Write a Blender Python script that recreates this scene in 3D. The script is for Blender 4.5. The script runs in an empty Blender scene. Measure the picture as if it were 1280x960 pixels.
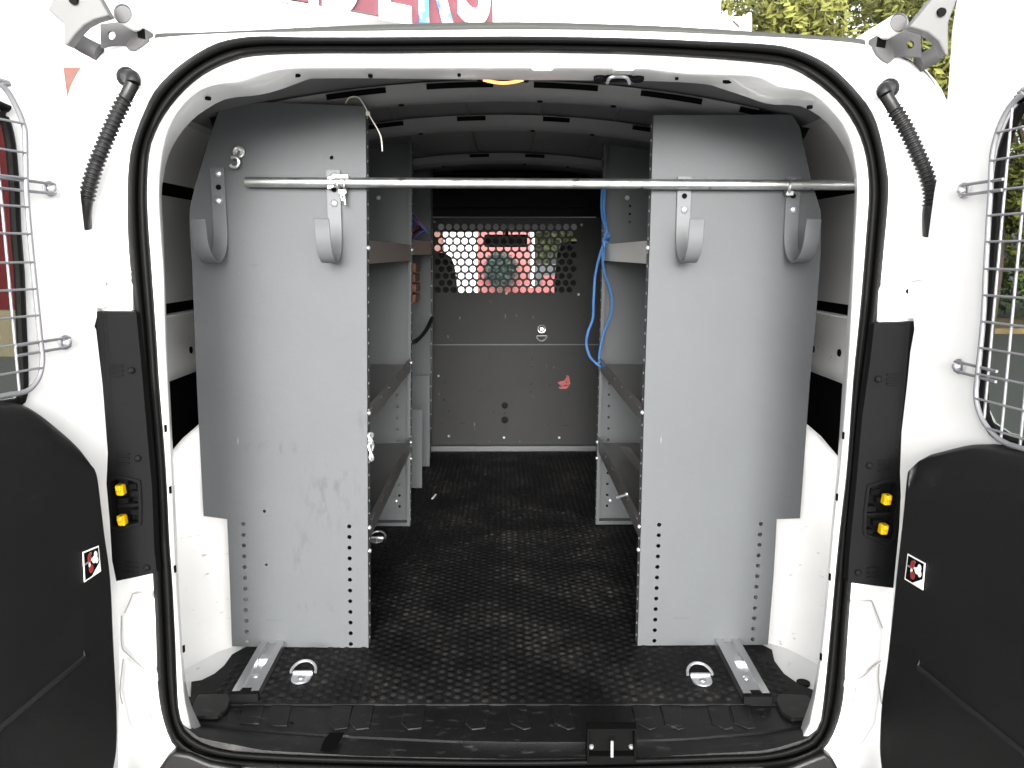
import bpy, bmesh, math, random
from mathutils import Vector, Matrix
random.seed(7)
S = bpy.context.scene
COL = S.collection
R = math.radians
# ------------------------------------------------------------------ camera model
F = 1035.0
ZC = 1.45
PITCH, YAW = R(8.95), R(-0.61)
CAM = Vector((0, 0, ZC))
ROT = Matrix.Rotation(YAW, 3, 'Z') @ Matrix.Rotation(math.pi/2-PITCH, 3, 'X')
def ray(px, py): return ROT @ Vector(((px-640)/F, -(py-480)/F, -1))
def P(px, py, Y):
    d = ray(px, py); return CAM + d*(Y/d.y)
def PF(px, py, z):
    d = ray(px, py); return CAM + d*((z-ZC)/d.z)
def PL(px, py, o, n):
    d = ray(px, py); return CAM + d*((o-CAM).dot(n)/d.dot(n))
D0, D1, D2, D3 = 1.39, 1.80, 2.69, 3.75
ZF = ZC-0.90                                   # load floor
# ------------------------------------------------------------------ materials
def mat(name, col, rough=.5, metal=0, var=.08, vscale=6, bump=0, bscale=80, coat=0, spec=.5, stretch=None):
    m = bpy.data.materials.new(name); m.use_nodes = True
    N, L = m.node_tree.nodes, m.node_tree.links
    b = N['Principled BSDF']
    b.inputs['Base Color'].default_value = (*col, 1)
    b.inputs['Roughness'].default_value = rough
    b.inputs['Metallic'].default_value = metal
    b.inputs['Coat Weight'].default_value = coat
    b.inputs['Specular IOR Level'].default_value = spec
    tc = N.new('ShaderNodeTexCoord'); src = tc.outputs['Object']
    if stretch:
        mp = N.new('ShaderNodeMapping'); mp.inputs['Scale'].default_value = stretch
        L.new(src, mp.inputs['Vector']); src = mp.outputs['Vector']
    if var:
        n = N.new('ShaderNodeTexNoise'); n.inputs['Scale'].default_value = vscale; n.inputs['Detail'].default_value = 6
        n.inputs['Roughness'].default_value = .65
        L.new(src, n.inputs['Vector'])
        r = N.new('ShaderNodeMapRange'); r.inputs[1].default_value = .3; r.inputs[2].default_value = .7
        r.inputs[3].default_value = 1-var; r.inputs[4].default_value = 1+var
        L.new(n.outputs['Fac'], r.inputs[0])
        mx = N.new('ShaderNodeVectorMath'); mx.operation = 'SCALE'; mx.inputs[0].default_value = col
        L.new(r.outputs[0], mx.inputs['Scale']); L.new(mx.outputs[0], b.inputs['Base Color'])
        m['_mx'] = mx.name
        r2 = N.new('ShaderNodeMapRange'); r2.inputs[3].default_value = max(.03, rough-.08); r2.inputs[4].default_value = min(1, rough+.08)
        L.new(n.outputs['Fac'], r2.inputs[0]); L.new(r2.outputs[0], b.inputs['Roughness'])
    if bump:
        n2 = N.new('ShaderNodeTexNoise'); n2.inputs['Scale'].default_value = bscale; n2.inputs['Detail'].default_value = 3
        L.new(src, n2.inputs['Vector'])
        bp = N.new('ShaderNodeBump'); bp.inputs['Strength'].default_value = bump; bp.inputs['Distance'].default_value = .002
        L.new(n2.outputs['Fac'], bp.inputs['Height']); L.new(bp.outputs[0], b.inputs['Normal'])
    return m
def over(m, maskfn, col):
    """mix a stain colour over the base colour using a mask socket"""
    N, L = m.node_tree.nodes, m.node_tree.links
    b = N['Principled BSDF']; inp = b.inputs['Base Color']
    mix = N.new('ShaderNodeMix'); mix.data_type = 'RGBA'
    if inp.is_linked: L.new(inp.links[0].from_socket, mix.inputs[6])
    else: mix.inputs[6].default_value = inp.default_value
    mix.inputs[7].default_value = (*col, 1)
    L.new(maskfn(N, L), mix.inputs[0]); L.new(mix.outputs[2], inp)
def noise_mask(scale, lo, hi, amt=1, stretch=(1,1,1), centre=None, rad=None):
    def fn(N, L):
        tc = N.new('ShaderNodeTexCoord'); mp = N.new('ShaderNodeMapping'); mp.inputs['Scale'].default_value = stretch
        L.new(tc.outputs['Object'], mp.inputs['Vector'])
        n = N.new('ShaderNodeTexNoise'); n.inputs['Scale'].default_value = scale; n.inputs['Detail'].default_value = 5
        L.new(mp.outputs[0], n.inputs['Vector'])
        r = N.new('ShaderNodeMapRange'); r.inputs[1].default_value = lo; r.inputs[2].default_value = hi; r.inputs[4].default_value = amt
        L.new(n.outputs['Fac'], r.inputs[0]); out = r.outputs[0]
        if centre is not None:
            v = N.new('ShaderNodeVectorMath'); v.operation = 'SUBTRACT'; v.inputs[1].default_value = centre
            L.new(tc.outputs['Object'], v.inputs[0])
            v2 = N.new('ShaderNodeVectorMath'); v2.operation = 'DIVIDE'; v2.inputs[1].default_value = rad
            L.new(v.outputs[0], v2.inputs[0])
            l = N.new('ShaderNodeVectorMath'); l.operation = 'LENGTH'; L.new(v2.outputs[0], l.inputs[0])
            r3 = N.new('ShaderNodeMapRange'); r3.inputs[1].default_value = 1; r3.inputs[2].default_value = .3
            L.new(l.outputs['Value'], r3.inputs[0])
            mu = N.new('ShaderNodeMath'); mu.operation = 'MULTIPLY'; L.new(out, mu.inputs[0]); L.new(r3.outputs[0], mu.inputs[1]); out = mu.outputs[0]
        return out
    return fn
def glass(name, tint, refl=.06):
    m = bpy.data.materials.new(name); m.use_nodes = True
    N, L = m.node_tree.nodes, m.node_tree.links
    N.remove(N['Principled BSDF']); o = N['Material Output']
    t = N.new('ShaderNodeBsdfTransparent'); t.inputs[0].default_value = (*tint, 1)
    g = N.new('ShaderNodeBsdfGlossy'); g.inputs['Roughness'].default_value = .02
    lw = N.new('ShaderNodeLayerWeight'); lw.inputs[0].default_value = .5
    pw = N.new('ShaderNodeMath'); pw.operation = 'POWER'; pw.inputs[1].default_value = 4; L.new(lw.outputs['Facing'], pw.inputs[0])
    fr = N.new('ShaderNodeMapRange'); fr.inputs[3].default_value = .04; fr.inputs[4].default_value = .8; L.new(pw.outputs[0], fr.inputs[0])
    mx = N.new('ShaderNodeMixShader'); L.new(fr.outputs[0], mx.inputs[0]); L.new(t.outputs[0], mx.inputs[1]); L.new(g.outputs[0], mx.inputs[2])
    L.new(mx.outputs[0], o.inputs[0]); return m
def emit(name, col, s):
    m = bpy.data.materials.new(name); m.use_nodes = True
    b = m.node_tree.nodes['Principled BSDF']; b.inputs['Base Color'].default_value = (*col, 1)
    b.inputs['Emission Color'].default_value = (*col, 1); b.inputs['Emission Strength'].default_value = s; return m
def rubber_mat():
    m = mat('nubbed_rubber', (.005,.005,.0054), .62, spec=.16, var=.3, vscale=14)
    N, L = m.node_tree.nodes, m.node_tree.links; b = N['Principled BSDF']
    tc = N.new('ShaderNodeTexCoord'); mp = N.new('ShaderNodeMapping')
    mp.inputs['Rotation'].default_value = (0,0,R(45)); mp.inputs['Scale'].default_value = (1,1,1)
    wn = N.new('ShaderNodeTexNoise'); wn.inputs['Scale'].default_value = 9
    L.new(tc.outputs['Object'], wn.inputs['Vector'])
    wv = N.new('ShaderNodeVectorMath'); wv.operation = 'MULTIPLY_ADD'; wv.inputs[1].default_value = (.006,.006,0)
    L.new(wn.outputs['Color'], wv.inputs[0]); L.new(tc.outputs['Object'], wv.inputs[2])
    L.new(wv.outputs[0], mp.inputs['Vector'])
    sp = N.new('ShaderNodeSeparateXYZ'); L.new(mp.outputs[0], sp.inputs[0])
    mr = N.new('ShaderNodeMapRange'); mr.inputs[1].default_value = .0; mr.inputs[2].default_value = .0026
    sp2 = N.new('ShaderNodeSeparateXYZ'); L.new(tc.outputs['Object'], sp2.inputs[0]); zz = N.new('ShaderNodeMath'); zz.operation = 'SUBTRACT'; zz.inputs[1].default_value = .008; L.new(sp2.outputs[2], zz.inputs[0]); L.new(zz.outputs[0], mr.inputs[0])
    n2 = N.new('ShaderNodeTexNoise'); n2.inputs['Scale'].default_value = 120; L.new(tc.outputs['Object'], n2.inputs['Vector'])
    ad = N.new('ShaderNodeMath'); ad.operation = 'MULTIPLY_ADD'; ad.inputs[1].default_value = .35
    L.new(n2.outputs['Fac'], ad.inputs[0])
    bp = N.new('ShaderNodeBump'); bp.inputs['Strength'].default_value = .9; bp.inputs['Distance'].default_value = .0022
    L.new(ad.outputs[0], bp.inputs['Height']); L.new(bp.outputs[0], b.inputs['Normal'])
    # pale dust rubbed onto the nub tops, in worn patches
    def dust(N, L):
        a = noise_mask(5, .44, .68, .62)(N, L); c = noise_mask(60, .35, .7, 1)(N, L)
        m1 = N.new('ShaderNodeMath'); m1.operation = 'MULTIPLY'; L.new(a, m1.inputs[0]); L.new(c, m1.inputs[1])
        m3 = N.new('ShaderNodeMath'); m3.operation = 'MULTIPLY_ADD'; m3.inputs[1].default_value = .5; m3.inputs[2].default_value = .5; L.new(mr.outputs[0], m3.inputs[0])
        m2 = N.new('ShaderNodeMath'); m2.operation = 'MULTIPLY'; L.new(m1.outputs[0], m2.inputs[0]); L.new(m3.outputs[0], m2.inputs[1])
        return m2.outputs[0]
    over(m, dust, (.075,.070,.066))
    return m
M = {}
M['white'] = mat('white_paint', (.84,.84,.835), .3, var=0, coat=.3)
M['white_in'] = mat('white_primer_paint', (.74,.74,.735), .4, var=.04, vscale=5)
over(M['white_in'], noise_mask(26, .66, .72, .5, (1,1,2.5)), (.12,.11,.10))
M['dullwhite'] = mat('grey_white_paint', (.52,.52,.52), .45, var=.06)
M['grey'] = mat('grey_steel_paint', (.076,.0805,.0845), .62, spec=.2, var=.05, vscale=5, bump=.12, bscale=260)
over(M['grey'], noise_mask(9, .68, .72, .28, (1,1,6)), (.055,.055,.055))
over(M['grey'], noise_mask(11, .735, .76, .35, (5,1,1)), (.33,.33,.33))
M['grey_rub'] = mat('grey_steel_paint_scuffed', (.076,.0805,.0845), .62, spec=.2, var=.05, vscale=5, bump=.12, bscale=260)
over(M['grey_rub'], noise_mask(9, .68, .72, .28, (1,1,6)), (.055,.055,.055))
over(M['grey_rub'], noise_mask(11, .735, .76, .35, (5,1,1)), (.33,.33,.33))
M['darkgrey'] = mat('depth_darkened_grey_paint', (.027,.0272,.0275), .8, spec=.08, var=.07, vscale=5, bump=.1, bscale=200)  # shelf grey darkened so the light falloff with depth sits in the colour
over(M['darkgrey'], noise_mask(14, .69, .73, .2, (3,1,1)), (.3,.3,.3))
M['ceil'] = mat('shaded_roof_paint', (.125,.125,.128), .45, var=.06)  # white roof paint greyed to put the weak interior light into its colour
M['rib'] = mat('shaded_rib_paint', (.19,.19,.193), .45, var=.06)  # same white paint, greyed less because the ribs catch more light
M['lining'] = mat('grey_lining_board', (.50,.50,.50), .7, var=.06, bump=.15, bscale=200)
M['black'] = mat('black_plastic', (.0045,.0045,.0048), .82, spec=.12, var=.15, bump=.25, bscale=500)
M['boot'] = mat('grey_black_boot', (.009,.009,.0095), .42, spec=.35, var=.1)
M['trim'] = mat('black_textured_trim', (.0025,.0025,.0026), .46, spec=.42, var=.12, vscale=4, bump=.3, bscale=700)
over(M['trim'], noise_mask(7, .66, .74, .2, (1,1,2)), (.04,.04,.04))
M['sill'] = mat('worn_black_sill', (.006,.006,.0063), .5, spec=.28, var=.2, vscale=20, bump=.3, bscale=300)
over(M['sill'], noise_mask(22, .60, .74, .5, (1,3,1)), (.08,.076,.07))
M['rubber'] = mat('seal_rubber', (.0032,.0032,.0032), .62, spec=.13, var=.12, vscale=10)
M['void'] = mat('dark_cavity', (.003,.003,.003), .9, var=0, spec=.05)
M['mat'] = rubber_mat()
M['galv'] = mat('galvanised_steel', (.56,.57,.565), .38, 1, var=.12, vscale=40, bump=.1)
over(M['galv'], noise_mask(30, .64, .7, .7), (.16,.15,.13))
M['alu'] = mat('aluminium', (.74,.74,.75), .3, 1, var=.06, vscale=20, stretch=(1,.05,1))
M['zinc'] = mat('bright_zinc', (.62,.63,.66), .36, .85, var=.05)
M['wire'] = mat('grey_wire_coating', (.22,.22,.235), .4, .3, var=.04)
M['hookgrey'] = mat('grey_hook_paint', (.098,.102,.108), .5, spec=.25, var=.05)
M['shelfsteel'] = mat('bare_shelf_steel', (.20,.195,.19), .32, .6, var=.15, vscale=20)
M['yellow'] = mat('yellow_plastic', (.85,.52,.005), .35, var=.03)
M['blue'] = mat('blue_cord', (.032,.11,.27), .5, var=.15, vscale=100)
M['cream'] = mat('cream_plastic', (.6,.58,.5), .5, var=.05)
M['paper'] = mat('pale_paper', (.75,.75,.72), .7, var=.03)
M['red'] = mat('red_paint', (.20,.020,.020), .5, var=.08)
M['signred'] = mat('faded_red_board', (.13,.040,.052), .6, var=.12, vscale=3)
M['brown_tone'] = mat('brown_light_and_print', (.15,.062,.04), .8, var=.2, vscale=30)  # brown painted for the striped reflected light, also used as sticker print
M['brick'] = mat('brown_brick', (.12,.055,.045), .85, var=.2, vscale=8)
M['darkred'] = mat('dark_red_wall', (.055,.006,.008), .7, spec=.1, var=.2, vscale=2)
M['wallwhite'] = mat('white_wall', (.8,.8,.79), .7, var=.02)
M['asphalt'] = mat('asphalt', (.07,.07,.072), .9, var=.25, vscale=30, bump=.4, bscale=60)
M['concrete'] = mat('pale_bounce_concrete', (.45,.445,.435), .85, var=.12, vscale=2)
M['litter'] = mat('leaf_litter', (.16,.11,.055), .95, var=.4, vscale=6)
M['bark'] = mat('bark', (.07,.05,.04), .9, var=.3, vscale=12, bump=.6, bscale=30)
M['leaf'] = mat('leaf_olive', (.15,.155,.035), .6, var=.55, vscale=.9)
M['leaf3'] = mat('leaf_pale', (.15,.17,.075), .6, var=.4, vscale=1)
M['leaf2'] = mat('leaf_green', (.075,.115,.028), .6, var=.5, vscale=1.1)
M['seat'] = mat('black_seat_fabric', (.006,.006,.006), .9, var=.1)
M['glass'] = glass('tinted_glass', (.70,.73,.70))
M['clear'] = glass('clear_glass', (.95,.97,.96))
M['lamp'] = emit('lit_lamp_lens', (1,.42,.12), .42)
M['roofedge'] = mat('grey_roof_gasket', (.04,.042,.038), .4, var=.1)
M['flange'] = mat('shaded_white_paint', (.13,.13,.13), .6, spec=.2, var=.05)  # white door paint greyed to put the corner shading into its colour
M['seam'] = mat('seam_shade_line', (.36,.35,.33), .7, var=.1)  # grey that paints the shade along body pressings and gaps
M['bracket'] = mat('grey_rack_paint', (.085,.083,.085), .55, spec=.3, var=.08)
M['bluepatch'] = mat('blue_patchy_letter', (.08,.22,.62), .6, var=0)
over(M['bluepatch'], noise_mask(3.2, .44, .52), (.8,.8,.8))
M['redwire'] = mat('red_wire', (.25,.02,.02), .5, var=0)
M['bluewire'] = mat('blue_wire', (.03,.07,.2), .5, var=0)
# ------------------------------------------------------------------ objects
ORG = {}
def thing(name, label, cat, loc, group=None):
    o = bpy.data.objects.new(name, None); o.empty_display_size = .1; COL.objects.link(o)
    o.location = loc; ORG[o.name] = Vector(loc); tag(o, label, cat, group); return o
def tag(o, label=None, cat=None, group=None, kind=None):
    if label: o['label'] = label
    if cat: o['category'] = cat
    if group: o['group'] = group
    if kind: o['kind'] = kind
    return o
class MB:
    def __init__(s): s.v, s.f, s.m = [], [], []
    def add(s, vs, fs, mi=0):
        b = len(s.v); s.v += [Vector(v) for v in vs]; s.f += [tuple(i+b for i in f) for f in fs]; s.m += [mi]*len(fs); return s
    def box(s, a, b, mi=0):
        (x0,y0,z0),(x1,y1,z1) = a, b
        return s.add([(x0,y0,z0),(x1,y0,z0),(x1,y1,z0),(x0,y1,z0),(x0,y0,z1),(x1,y0,z1),(x1,y1,z1),(x0,y1,z1)],
              [(0,3,2,1),(4,5,6,7),(0,1,5,4),(1,2,6,5),(2,3,7,6),(3,0,4,7)], mi)
    def obox(s, c, ax, ay, az, mi=0):
        c = Vector(c); vs = [c+ax*i+ay*j+az*k for k in (-1,1) for j in (-1,1) for i in (-1,1)]
        return s.add(vs, [(0,2,3,1),(4,5,7,6),(0,1,5,4),(1,3,7,5),(3,2,6,7),(2,0,4,6)], mi)
    def prism(s, pts, off, mi=0):
        n = len(pts); off = Vector(off)
        vs = [Vector(p) for p in pts]+[Vector(p)+off for p in pts]
        return s.add(vs, [tuple(range(n)), tuple(range(2*n-1, n-1, -1))]+[(i, i+n, (i+1)%n+n, (i+1)%n) for i in range(n)], mi)
    def tube(s, path, r, n=10, mi=0, closed=False, cap=True):
        path = [Vector(p) for p in path]; m = len(path); rs = r if isinstance(r, (list, tuple)) else [r]*m
        up = None; rings = []
        for i, p in enumerate(path):
            a = path[(i-1) % m] if (closed or i > 0) else p; b = path[(i+1) % m] if (closed or i < m-1) else p
            t = (b-a).normalized()
            if up is None: up = t.orthogonal().normalized()
            up = (up - t*up.dot(t)); up = up.normalized() if up.length > 1e-6 else t.orthogonal().normalized()
            w = t.cross(up)
            rings.append([p+(up*math.cos(2*math.pi*k/n)+w*math.sin(2*math.pi*k/n))*rs[i] for k in range(n)])
        vs = [v for q in rings for v in q]; fs = []
        for i in range(m if closed else m-1):
            j = (i+1) % m
            for k in range(n):
                l = (k+1) % n; fs.append((i*n+k, i*n+l, j*n+l, j*n+k))
        if cap and not closed: fs += [tuple(range(n-1, -1, -1)), tuple((m-1)*n+k for k in range(n))]
        return s.add(vs, fs, mi)
    def cyl(s, c, axis, r, h, n=16, mi=0):
        c = Vector(c); a = Vector(axis).normalized(); return s.tube([c-a*h/2, c+a*h/2], r, n, mi)
    def dome(s, c, axis, r, h, n=12, mi=0):
        c = Vector(c); a = Vector(axis).normalized()
        ks = [0, .3, .6, .85, 1]
        return s.tube([c+a*h*k for k in ks], [r*math.sqrt(max(.02, 1-k*k)) for k in ks], n, mi)
    def grid(s, rows, mi=0, closed=False):
        n = len(rows[0]); vs = [v for r in rows for v in r]; fs = []
        for i in range(len(rows)-1):
            for k in range(n if closed else n-1):
                l = (k+1) % n; fs.append((i*n+k, i*n+l, (i+1)*n+l, (i+1)*n+k))
        return s.add(vs, fs, mi)
    def each(s, name, m, parent, **kw):
        """build every separate piece as an object of its own"""
        par = list(range(len(s.v)))
        def find(i):
            while par[i] != i: par[i] = par[par[i]]; i = par[i]
            return i
        for f in s.f:
            for i in f[1:]: par[find(i)] = find(f[0])
        gr = {}
        for f, mi in zip(s.f, s.m): gr.setdefault(find(f[0]), []).append((f, mi))
        out = []
        for fl_ in gr.values():
            q = MB(); mp = {}
            for f, mi in fl_:
                q.f.append(tuple(mp.setdefault(i, len(mp)) for i in f)); q.m.append(mi)
            q.v = [None]*len(mp)
            for i, k in mp.items(): q.v[k] = s.v[i]
            out.append(q.build(name, m, parent, **kw))
        return out
    def build(s, name, m, parent=None, bevel=0, smooth=True, seg=2, angle=40, sub=0):
        me = bpy.data.meshes.new(name)
        if parent is not None: o0 = ORG[parent.name]
        else:
            o0 = Vector((sum(v.x for v in s.v)/len(s.v), sum(v.y for v in s.v)/len(s.v), min(v.z for v in s.v)))
        me.from_pydata([v-o0 for v in s.v], [], s.f); me.update()
        ms = m if isinstance(m, (list, tuple)) else [m]
        for q in ms: me.materials.append(q)
        for p, i in zip(me.polygons, s.m): p.material_index = i
        bm = bmesh.new(); bm.from_mesh(me); bmesh.ops.recalc_face_normals(bm, faces=bm.faces)
        if smooth:
            for f in bm.faces: f.smooth = True
            for e in bm.edges:
                if len(e.link_faces) == 2 and e.calc_face_angle(0) > R(angle): e.smooth = False
        bm.to_mesh(me); bm.free()
        o = bpy.data.objects.new(name, me); COL.objects.link(o)
        if parent is not None: o.parent = parent; ORG[o.name] = o0
        else: o.location = o0; ORG[o.name] = o0
        if bevel:
            b = o.modifiers.new('bevel', 'BEVEL'); b.width = bevel; b.segments = seg; b.limit_method = 'ANGLE'; b.angle_limit = R(35)
            b.harden_normals = False
        if sub:
            u = o.modifiers.new('sub', 'SUBSURF'); u.levels = sub; u.render_levels = sub
        return o
def plate2d(outline, holes, thick):
    """flat plate with real holes: outline/holes are 2-D point lists; returns verts (u,v,w in 0..thick) and faces"""
    cu = bpy.data.curves.new('t', 'CURVE'); cu.dimensions = '2D'; cu.fill_mode = 'BOTH'; cu.extrude = thick/2
    for pts in [outline]+holes:
        sp = cu.splines.new('POLY'); sp.points.add(len(pts)-1); sp.use_cyclic_u = True
        for q, p in zip(sp.points, pts): q.co = (p[0], p[1], 0, 1)
    ob = bpy.data.objects.new('t', cu); COL.objects.link(ob)
    dg = bpy.context.evaluated_depsgraph_get(); dg.update()
    me = bpy.data.meshes.new_from_object(ob.evaluated_get(dg))
    vs = [(v.co.x, v.co.y, v.co.z+thick/2) for v in me.vertices]; fs = [tuple(p.vertices) for p in me.polygons]
    bpy.data.objects.remove(ob); bpy.data.curves.remove(cu); bpy.data.meshes.remove(me)
    return vs, fs
def circ(x, y, r, n=14, ry=None):
    return [(x+r*math.cos(2*math.pi*k/n), y+(ry or r)*math.sin(2*math.pi*k/n)) for k in range(n)]
def yplate(mb, outline_px, Y, thick, holes_px=(), extra=(), mi=0):
    """plate on plane y=Y traced by outline, thickness going away from the camera"""
    ol = [(p.x, p.z) for p in (P(a, b, Y) for a, b in outline_px)]
    hs = []
    for (a, b, r) in holes_px:
        p = P(a, b, Y); hs.append(circ(p.x, p.z, r))
    hs += list(extra)
    vs, fs = plate2d(ol, hs, thick)
    mb.add([(x, Y+w, z) for x, z, w in vs], fs, mi); return mb
def smooth_path(pts, n=8, closed=False):
    pts = [Vector(p) for p in pts]; out = []; m = len(pts)
    for i in range(m if closed else m-1):
        if closed: a, b, c, d = pts[i-1], pts[i], pts[(i+1) % m], pts[(i+2) % m]
        else: a, b, c, d = pts[max(i-1, 0)], pts[i], pts[i+1], pts[min(i+2, m-1)]
        for k in range(n):
            t = k/n
            out.append(.5*((2*b)+(c-a)*t+(2*a-5*b+4*c-d)*t*t+(3*b-a-3*c+d)*t**3))
    if not closed: out.append(pts[-1])
    return out
def lerp(a, b, t): return a+(b-a)*t
def interp(tab, x):
    if x <= tab[0][0]: return tab[0][1]
    for (a, b), (c, d) in zip(tab, tab[1:]):
        if x <= c: return b+(d-b)*(x-a)/(c-a)
    return tab[-1][1]
# ------------------------------------------------------------------ traced loops of the rear opening (photo pixels)
SEAL_OUT = [(640,45),(480,46),(380,46),(320,45),(275,52),(240,70),(212,92),(192,115),(180,140),(170,165),(162,195),(159,240),(160,300),(165,360),(171,420),(176,480),(182,540),(187,605),(190,680),(191,720),(194,795),(196,845),(200,882),(207,910),(217,932),(237,947),(275,957),(340,962),(470,966),(640,968),(800,966),(920,962),(985,957),(1020,945),(1037,927),(1050,895),(1056,857),(1060,795),(1065,720),(1069,640),(1073,580),(1084,480),(1096,400),(1106,302),(1111,240),(1109,212),(1102,175),(1090,140),(1065,107),(1035,80),(997,62),(960,55),(880,51),(780,47)]
SEAL_IN = [(640,66),(480,67),(400,67),(320,70),(287,78),(257,92),(232,112),(212,135),(197,160),(187,190),(184,240),(186,290),(189,330),(195,415),(199,480),(207,580),(212,680),(215,720),(219,795),(222,870),(226,900),(237,917),(265,932),(320,940),(470,946),(640,949),(800,946),(900,943),(960,940),(1010,925),(1022,910),(1027,895),(1035,820),(1044,720),(1050,660),(1059,580),(1066,480),(1076,377),(1082,302),(1086,240),(1082,195),(1070,160),(1050,130),(1022,105),(990,86),(960,80),(880,73),(780,68)]
RING1 = [(640,86),(480,86),(390,86),(350,88),(320,96),(300,103),(272,106),(250,114),(228,134),(212,160),(203,192),(199,240),(202,300),(205,340),(207,415),(210,480),(215,580),(219,680),(222,740),(226,800),(231,870),(237,896),(250,925),(330,938),(640,942),(960,936),(1005,915),(1014,890),(1020,860),(1029,795),(1036,720),(1042,650),(1050,580),(1058,480),(1063,400),(1068,300),(1071,240),(1068,200),(1058,165),(1040,140),(1018,120),(997,112),(975,110),(950,98),(925,95),(860,93),(830,90),(800,87),(720,86)]
RING2 = [(640,100),(480,98),(400,98),(386,99),(350,112),(322,119),(285,123),(262,134),(240,150),(222,172),(210,196),(204,224),(202,245),(204,290),(206,335),(208,400),(210,450),(212,480),(216,560),(220,640),(224,740),(232,850),(245,895),(270,930),(330,940),(640,944),(960,938),(995,915),(1008,890),(1018,855),(1027,795),(1034,720),(1040,650),(1048,560),(1053,480),(1056,440),(1062,360),(1066,300),(1068,250),(1068,225),(1060,195),(1048,172),(1030,150),(1005,134),(985,131),(960,130),(930,120),(905,112),(880,105),(800,101)]
BODY_OUT = [(640,36),(450,38),(320,40),(195,43),(160,48),(135,57),(115,70),(100,86),(84,122),(80,180),(84,260),(88,340),(96,400),(104,500),(110,640),(116,760),(120,900),(135,985),(300,1010),(640,1015),(960,1010),(1125,985),(1150,900),(1152,760),(1158,640),(1168,500),(1176,400),(1184,260),(1188,180),(1184,128),(1165,95),(1140,75),(1110,62),(1080,51),(960,45),(800,38)]
CX, CY = 640, 500
def make_angles(n):
    lp = smooth_path([(a, b, 0) for a, b in SEAL_OUT], 10, True); L = [0]
    for i in range(len(lp)): L.append(L[-1]+(lp[(i+1) % len(lp)]-lp[i]).length)
    out = []; j = 0
    for k in range(n):
        t = L[-1]*k/n
        while L[j+1] < t: j += 1
        p = lp[j].lerp(lp[(j+1) % len(lp)], (t-L[j])/(L[j+1]-L[j])); out.append(math.atan2(p.y-CY, p.x-CX))
    return out
ANG = make_angles(240)
def polar(pts, sm=6):
    lp = smooth_path([(a, b, 0) for a, b in pts], sm, True); m = len(lp); out = []
    for a in ANG:
        dx, dy = math.cos(a), math.sin(a); best = None
        for i in range(m):
            p, q = lp[i], lp[(i+1) % m]; ex, ey = q.x-p.x, q.y-p.y
            den = dx*ey-dy*ex
            if abs(den) < 1e-9: continue
            t = ((p.x-CX)*ey-(p.y-CY)*ex)/den; u = ((p.x-CX)*dy-(p.y-CY)*dx)/den
            if t > 0 and -1e-6 <= u <= 1+1e-6 and (best is None or t > best): best = t
        out.append((CX+dx*best, CY+dy*best))
    return out
LO, LI, L1, L2, LB = polar(SEAL_OUT), polar(SEAL_IN), polar(RING1), polar(RING2), polar(BODY_OUT)
def at(loop, Y): return [P(a, b, Y) for a, b in loop]
def mixl(A, B, t): return [(lerp(a[0], b[0], t), lerp(a[1], b[1], t)) for a, b in zip(A, B)]
# ================================================================== THE VAN
van = thing('cargo_van', 'white cargo van seen from behind with both rear doors open', 'van', (0, 3.1, 0))
mb = MB()
LBB = [Vector((p.x*.985, p.y+.085, p.z)) for p in at(LB, D0+.055)]
mb.grid([LBB, at(LB, D0+.055), at(mixl(LB, LO, .12), D0+.022), at(mixl(LB, LO, .45), D0+.006), at(LO, D0+.004), at(LI, D0+.004), at(mixl(LI, L1, .3), D0+.006), at(mixl(LI, L1, .85), D0+.014), at(L1, D0+.022), at(mixl(L1, L2, .25), D0+.045), at(L2, D0+.10), at(L2, D0+.104), LBB], closed=True)
frame = mb.build('rear_frame', M['white'], van, angle=50)
# pressed bumps and drain holes of the header
hb = MB()
for x0, x1 in ((664,692), (766,794)):
    a = P(x0, 76, D0+.008); b = P(x1, 76, D0+.008); c = P(x0, 90, D0+.008)
    hb.box((a.x, D0-.006, c.z), (b.x, D0+.03, a.z))
hb.each('header_boss', M['white'], van, bevel=.006, seg=3)
hh = MB()
for x, y, r in ((340,89,.012),(369,93,.009),(463,95,.004),(574,94,.003),(846,98,.003),(910,101,.009),(938,97,.012),(260,123,.005),(1012,134,.005)):
    p = P(x, y, D0+.06); hh.cyl(p, (0,.15,1), r, .004, 14)
hh.each('drain_hole', M['void'], van)
hh = MB()
for x, y in ((206,536),(212,613),(218,712),(229,812),(1055,545),(1047,622),(1038,722),(1027,822)):
    p = P(x, y, D0+.002); hh.box((p.x-.0012, D0+.002, p.z-.006), (p.x+.0012, D0+.008, p.z+.006))
hh.each('flange_slot', M['void'], van)
hh = MB(); hh.cyl(PF(1004, 854, ZF-.004), (0,0,1), .014, .006, 16); hh.build('floor_plug', M['rubber'], van)
# weather seal
prof = [(0,.002),(.03,-.006),(.1,-.015),(.22,-.021),(.34,-.019),(.44,-.011),(.49,-.002),(.53,-.001),(.58,-.010),(.68,-.015),(.8,-.0135),(.9,-.008),(.97,.0),(1,.004)]
sb = MB(); sb.grid([at(mixl(LO, LI, t), D0+h) for t, h in prof], closed=True)
sb.build('door_seal', M['rubber'], van, angle=70)
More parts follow.
